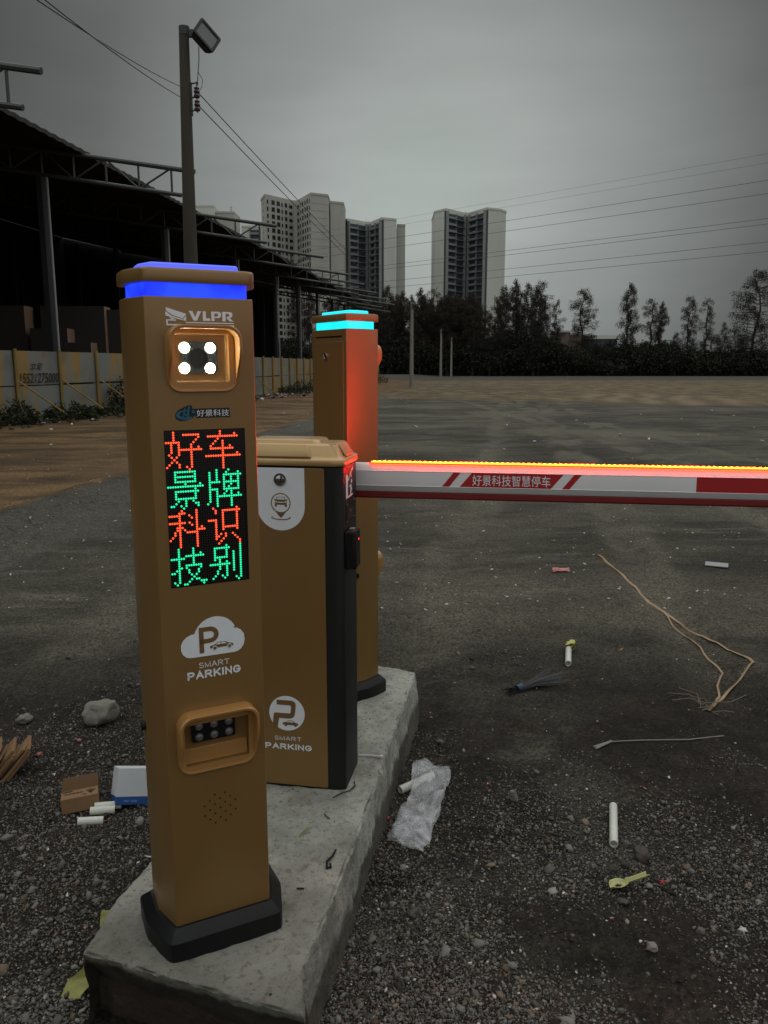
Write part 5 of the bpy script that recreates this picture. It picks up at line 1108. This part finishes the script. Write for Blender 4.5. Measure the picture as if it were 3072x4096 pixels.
# yellow spoon
sp_o = thing('plastic_spoon', 'pale yellow plastic soup spoon lying on dark dirt in the right foreground', 'spoon', g0(.725, 2.200, .006), math.atan2(.033, .115))
def spoon():
    V, F = [], []; nu, nv = 64, 13
    for i in range(nu):
        u = i / (nu - 1); x = -.036 + .128 * u
        w_ = .0205 * math.sqrt(max(0, 1 - ((x + .010) / .0275) ** 2)) if x < .010 else .0062 + .0081 * math.exp(-((x - .010) / .008)) + .0012 * u
        w_ = max(w_, .0006)
        for j in range(nv):
            v = j / (nv - 1) * 2 - 1; bowl = max(0, 1 - ((x + .010) / .03) ** 2); z = .012 * (v * v) * min(1, w_ / .012) + (.003 if bowl > 0 else .006) + .012 * max(0, x - .015) / .08 + (.004 * v * v if bowl == 0 else 0); V.append((x, v * w_, z))
    for i in range(nu - 1):
        for j in range(nv - 1): F.append((i*nv+j, (i+1)*nv+j, (i+1)*nv+j+1, i*nv+j+1))
    o = np_obj('spoon_body', V, F, mat('pale spoon plastic', (.46, .46, .20), .4, c2=(.42, .42, .17), scale=20), sp_o, smooth=True); sm = o.modifiers.new('thick', 'SOLIDIFY'); sm.thickness = .0016
    P, F2, _k = scatter(np.stack([rng.normal(-.008, .007, 60), rng.normal(0, .005, 60), np.full(60, .0048)], 1), rng.uniform(.0008, .0022, 60), *ico()); o = np_obj('soil', P, F2, mat('soil crumbs', (.03, .024, .018), .9), sp_o); o['kind'] = 'stuff'
spoon()
# bundle of black bristles bound with blue tape
br = thing('bristle_bundle', 'bundle of black bristles bound with blue tape lying on the grey ground', 'brush head', g0(.655, 3.70, .010), R_(32))
mb = MB()
for k in range(110):
    a, e_ = rng.normal(0, .16), abs(rng.normal(.06, .10)); L_ = rng.uniform(.16, .31); mb.tube([(0, rng.normal(0, .008), rng.uniform(0, .02)), (L_ * .5, L_ * .45 * a, L_ * .4 * e_ + .008), (L_, L_ * a * 1.1, L_ * e_ * .8)], .0011, 3, False)
for k in range(40): mb.tube([(0, rng.normal(0, .008), rng.uniform(0, .02)), (-rng.uniform(.03, .085), rng.normal(0, .018), rng.uniform(-.005, .02))], .0011, 3, False)
o = mb.build('bristles', mat('black bristle', (.014, .016, .019), .5), br); o['kind'] = 'stuff'
MB().tube([(-.004, 0, .011), (.030, 0, .013)], [.017, .0165], 12).build('tape', mat('blue tape', (.012, .035, .10), .4), br)
# dry palm strip folded on the ground
def ribbon(P, w_, name, m, parent, tw=2.0, lift=.006):
    P = [Vector(p) for p in P]; Q = []
    for i in range(len(P) - 1):
        k = max(2, int((P[i+1] - P[i]).length / .04))
        Q += [P[i].lerp(P[i+1], j / k) for j in range(k)]
    Q.append(P[-1]); V, F = [], []; n = len(Q)
    for i, p in enumerate(Q):
        d_ = (Q[min(i+1, n-1)] - Q[max(i-1, 0)]).normalized(); s_ = Vector((-d_.y, d_.x, 0)); a = .35 * math.sin(i * tw * .21) + .2; off = s_ * math.cos(a) * w_ / 2 + Vector((0, 0, math.sin(a) * w_ / 2))
        wob_ = s_ * .0022 * math.sin(i * .9); z = Vector((0, 0, gz_(p.x, p.y) + lift + .004 * math.sin(i * .6))); V += [tuple(p + wob_ + off + z), tuple(p + wob_ - off + z)]
    for i in range(n - 1): F.append((2*i, 2*i+2, 2*i+3, 2*i+1))
    o = np_obj(name, V, F, m, parent, smooth=True); sm = o.modifiers.new('thick', 'SOLIDIFY'); sm.thickness = .0015; return o
M['straw'] = mat('dry straw strip', (.42, .29, .175), .75, c2=(.20, .115, .055), scale=4, stretch=(1, 1, 1))
ps = thing('palm_strip', 'long dry brown palm strip folded in a sharp bend on the yard at right', 'palm strip', (0, 0, 0))
ribbon([(1.796, 6.52, 0), (1.818, 5.90, 0), (1.806, 5.26, 0), (1.86, 5.02, 0)], .020, 'strip', M['straw'], ps)
ribbon([(1.86, 5.02, 0), (1.905, 4.55, 0), (1.955, 4.07, 0), (1.957, 4.02, 0), (1.872, 3.93, 0), (1.63, 3.66, 0), (1.50, 3.47, 0)], .017, 'strip', M['straw'], ps, 1.3)
ribbon([(1.85, 5.06, 0), (1.82, 4.80, 0), (1.835, 4.45, 0), (1.80, 4.20, 0), (1.79, 3.995, 0), (1.70, 3.85, 0), (1.66, 3.72, 0), (1.56, 3.55, 0), (1.47, 3.46, 0)], .011, 'strip', M['straw'], ps, 1.7)
fb = MB()
for k in range(12):
    x0, y0 = 1.50 + rng.normal(0, .04), 3.50 + rng.normal(0, .03); a = rng.uniform(-.6, 2.4); L_ = rng.uniform(.08, .28); fb.tube([(x0, y0, gz_(x0, y0) + .006), (x0 + L_ * .5 * math.cos(a), y0 + L_ * .5 * math.sin(a), gz_(x0, y0) + rng.uniform(.006, .03)), (x0 + L_ * math.cos(a + .4), y0 + L_ * math.sin(a + .4), gz_(x0, y0) + .006)], .0022, 4)
o = fb.build('fibres', mat('grey brown fibre', (.17, .135, .10), .8), ps); o['kind'] = 'stuff'
# thin rod, red packet, grey sheet, other scraps
solid('thin_rod', 'thin pale rod with a frayed left end lying on the ground below the palm strip', 'rod', MB().tube([g0(.965, 3.165, .008), g0(1.10, 3.178, .006), g0(1.30, 3.172, .008), g0(1.46, 3.20, .008)], .0026, 5).tube([g0(.885, 3.105, .006), g0(.968, 3.166, .010)], .005, 5).tube([g0(.88, 3.118, .006), g0(.968, 3.166, .010)], .004, 5), mat('pale rod', (.25, .245, .23), .6))
q = crumple(14, 8, lambda u, v: (1.305 + .125 * u, 5.95 + .06 * v + .01 * u, gz_(1.36, 5.97) + .012 + .018 * math.sin(3.14 * v)), .010, 4.0, M['red'], 'red_packet'); q.data.materials[0] = mat('red wrapper', (.42, .06, .055), .4, c2=(.55, .30, .28), scale=40); tag(q, 'crushed red wrapper lying on the grey ground left of the palm strip tip', 'wrapper', kind='thing')
gs = MB().box(-.085, .085, -.055, .055, 0, .006, Matrix.Translation((2.65, 6.18, gz_(2.65, 6.18) + .012)) @ Matrix.Rotation(R_(-24), 4, 'Z') @ Matrix.Rotation(R_(3), 4, 'X')); solid('plastic_sheet', 'small flat pale grey sheet lying on the yard near the right edge', 'sheet', gs, mat('grey sheet', (.30, .31, .31), .55))
yt = crumple(50, 9, lambda u, v: tuple(Vector((-.712, 1.832, .205)).lerp(Vector((-.775, 1.775, .01)), u) + Vector((.02 * math.sin(u * 5) + (v - .5) * (.030 + .028 * u), -.012 * math.sin(u * 7), .012 * math.sin(u * 6) - .06 * u * (1 - u)))), .010, 2.2, M['yellow'], 'yellow_tape'); yt.data.materials[0] = mat('limp yellow tape', (.34, .34, .09), .5, c2=(.25, .25, .06), scale=40); tag(yt, 'limp strip of yellow tape hanging off the left edge of the slab', 'tape', kind='thing')
ZT = .2115
solid('cable_tie', 'white cable tie lying on the slab right of the gate box', 'cable tie', MB().tube([(-.090, 2.640, ZT + .004), (-.045, 2.636, ZT + .006), (-.012, 2.630, ZT + .004)], .0028, 5).box(-.014, -.004, 2.625, 2.635, ZT, ZT + .008), M['paper'])
solid('cable_scrap', 'curved black cable scrap nearest the right edge of the slab', 'cable scrap', MB().tube([(-.150, 2.010, ZT + .004), (-.147, 1.995, ZT + .004), (-.158, 1.990, ZT + .004), (-.160, 2.020, ZT + .005), (-.146, 2.045, ZT + .004), (-.138, 2.075, ZT + .004)], .0032, 6), M['black'], smooth=True)
solid('cable_scrap', 'thin black wire curled at the near right corner of the gate box', 'cable scrap', MB().tube([(-.165, 2.355, ZT + .003), (-.14, 2.385, ZT + .003), (-.112, 2.40, ZT + .003), (-.095, 2.43, ZT + .004), (-.100, 2.46, ZT + .003)], .0018, 5), M['black'])
solid('cable_scrap', 'short black scrap on the slab behind the front pillar plinth', 'cable scrap', MB().tube([(-.232, 1.905, ZT + .003), (-.212, 1.905, ZT + .003)], .0022, 5), M['black'])
solid('cable_scrap', 'tiny black scrap on the slab midway between pillar and gate box', 'cable scrap', MB().tube([(-.185, 2.262, ZT + .003), (-.170, 2.238, ZT + .003), (-.166, 2.240, ZT + .003)], .0018, 5), M['black'])
solid('leaf', 'narrow green leaf lying on the slab right of the front pillar', 'leaf', MB().loft([[(-.252, 2.150, ZT + .002), (-.247, 2.150, ZT + .002), (-.247, 2.150, ZT + .004)], [(-.240, 2.172, ZT + .003), (-.232, 2.170, ZT + .003), (-.236, 2.171, ZT + .006)], [(-.227, 2.195, ZT + .002), (-.225, 2.194, ZT + .002), (-.226, 2.194, ZT + .004)]]), mat('green leaf', (.16, .22, .03), .5))
solid('white_straw', 'thin white straw on the dirt left of the front pillar base', 'straw', MB().tube([g0(-.770, 2.345, .006), g0(-.70, 2.33, .008), g0(-.665, 2.315, .006)], .0024, 5), M['paper'])
for k, (x, y, s_, c, lab) in enumerate(((.40, 2.80, .008, (.30, .012, .012), 'red scrap right of the clear plastic bag'), (.865, 2.235, .009, (.30, .012, .014), 'red scrap just above the yellow spoon handle'), (.012, 2.60, .010, (.22, .01, .012), 'dark red scrap against the foot of the slab'), (-1.405, 3.02, .014, (.34, .10, .08), 'orange red scrap on the gravel above the cardboard bundle'), (-1.29, 3.155, .010, (.35, .12, .14), 'pink scrap on the gravel below the big rock'), (1.34, 4.30, .012, (.40, .20, .06), 'orange butt right of the taped pipe'))):
    V, F, _k = scatter(np.array([[x, y, gz_(x, y)]]), np.array([s_]), *ico2(), flat=.55, jit=.2, sink=.1); o = np_obj('scrap', V, F, mat('scrap', c, .6)); tag(o, lab, 'scrap', kind='thing')
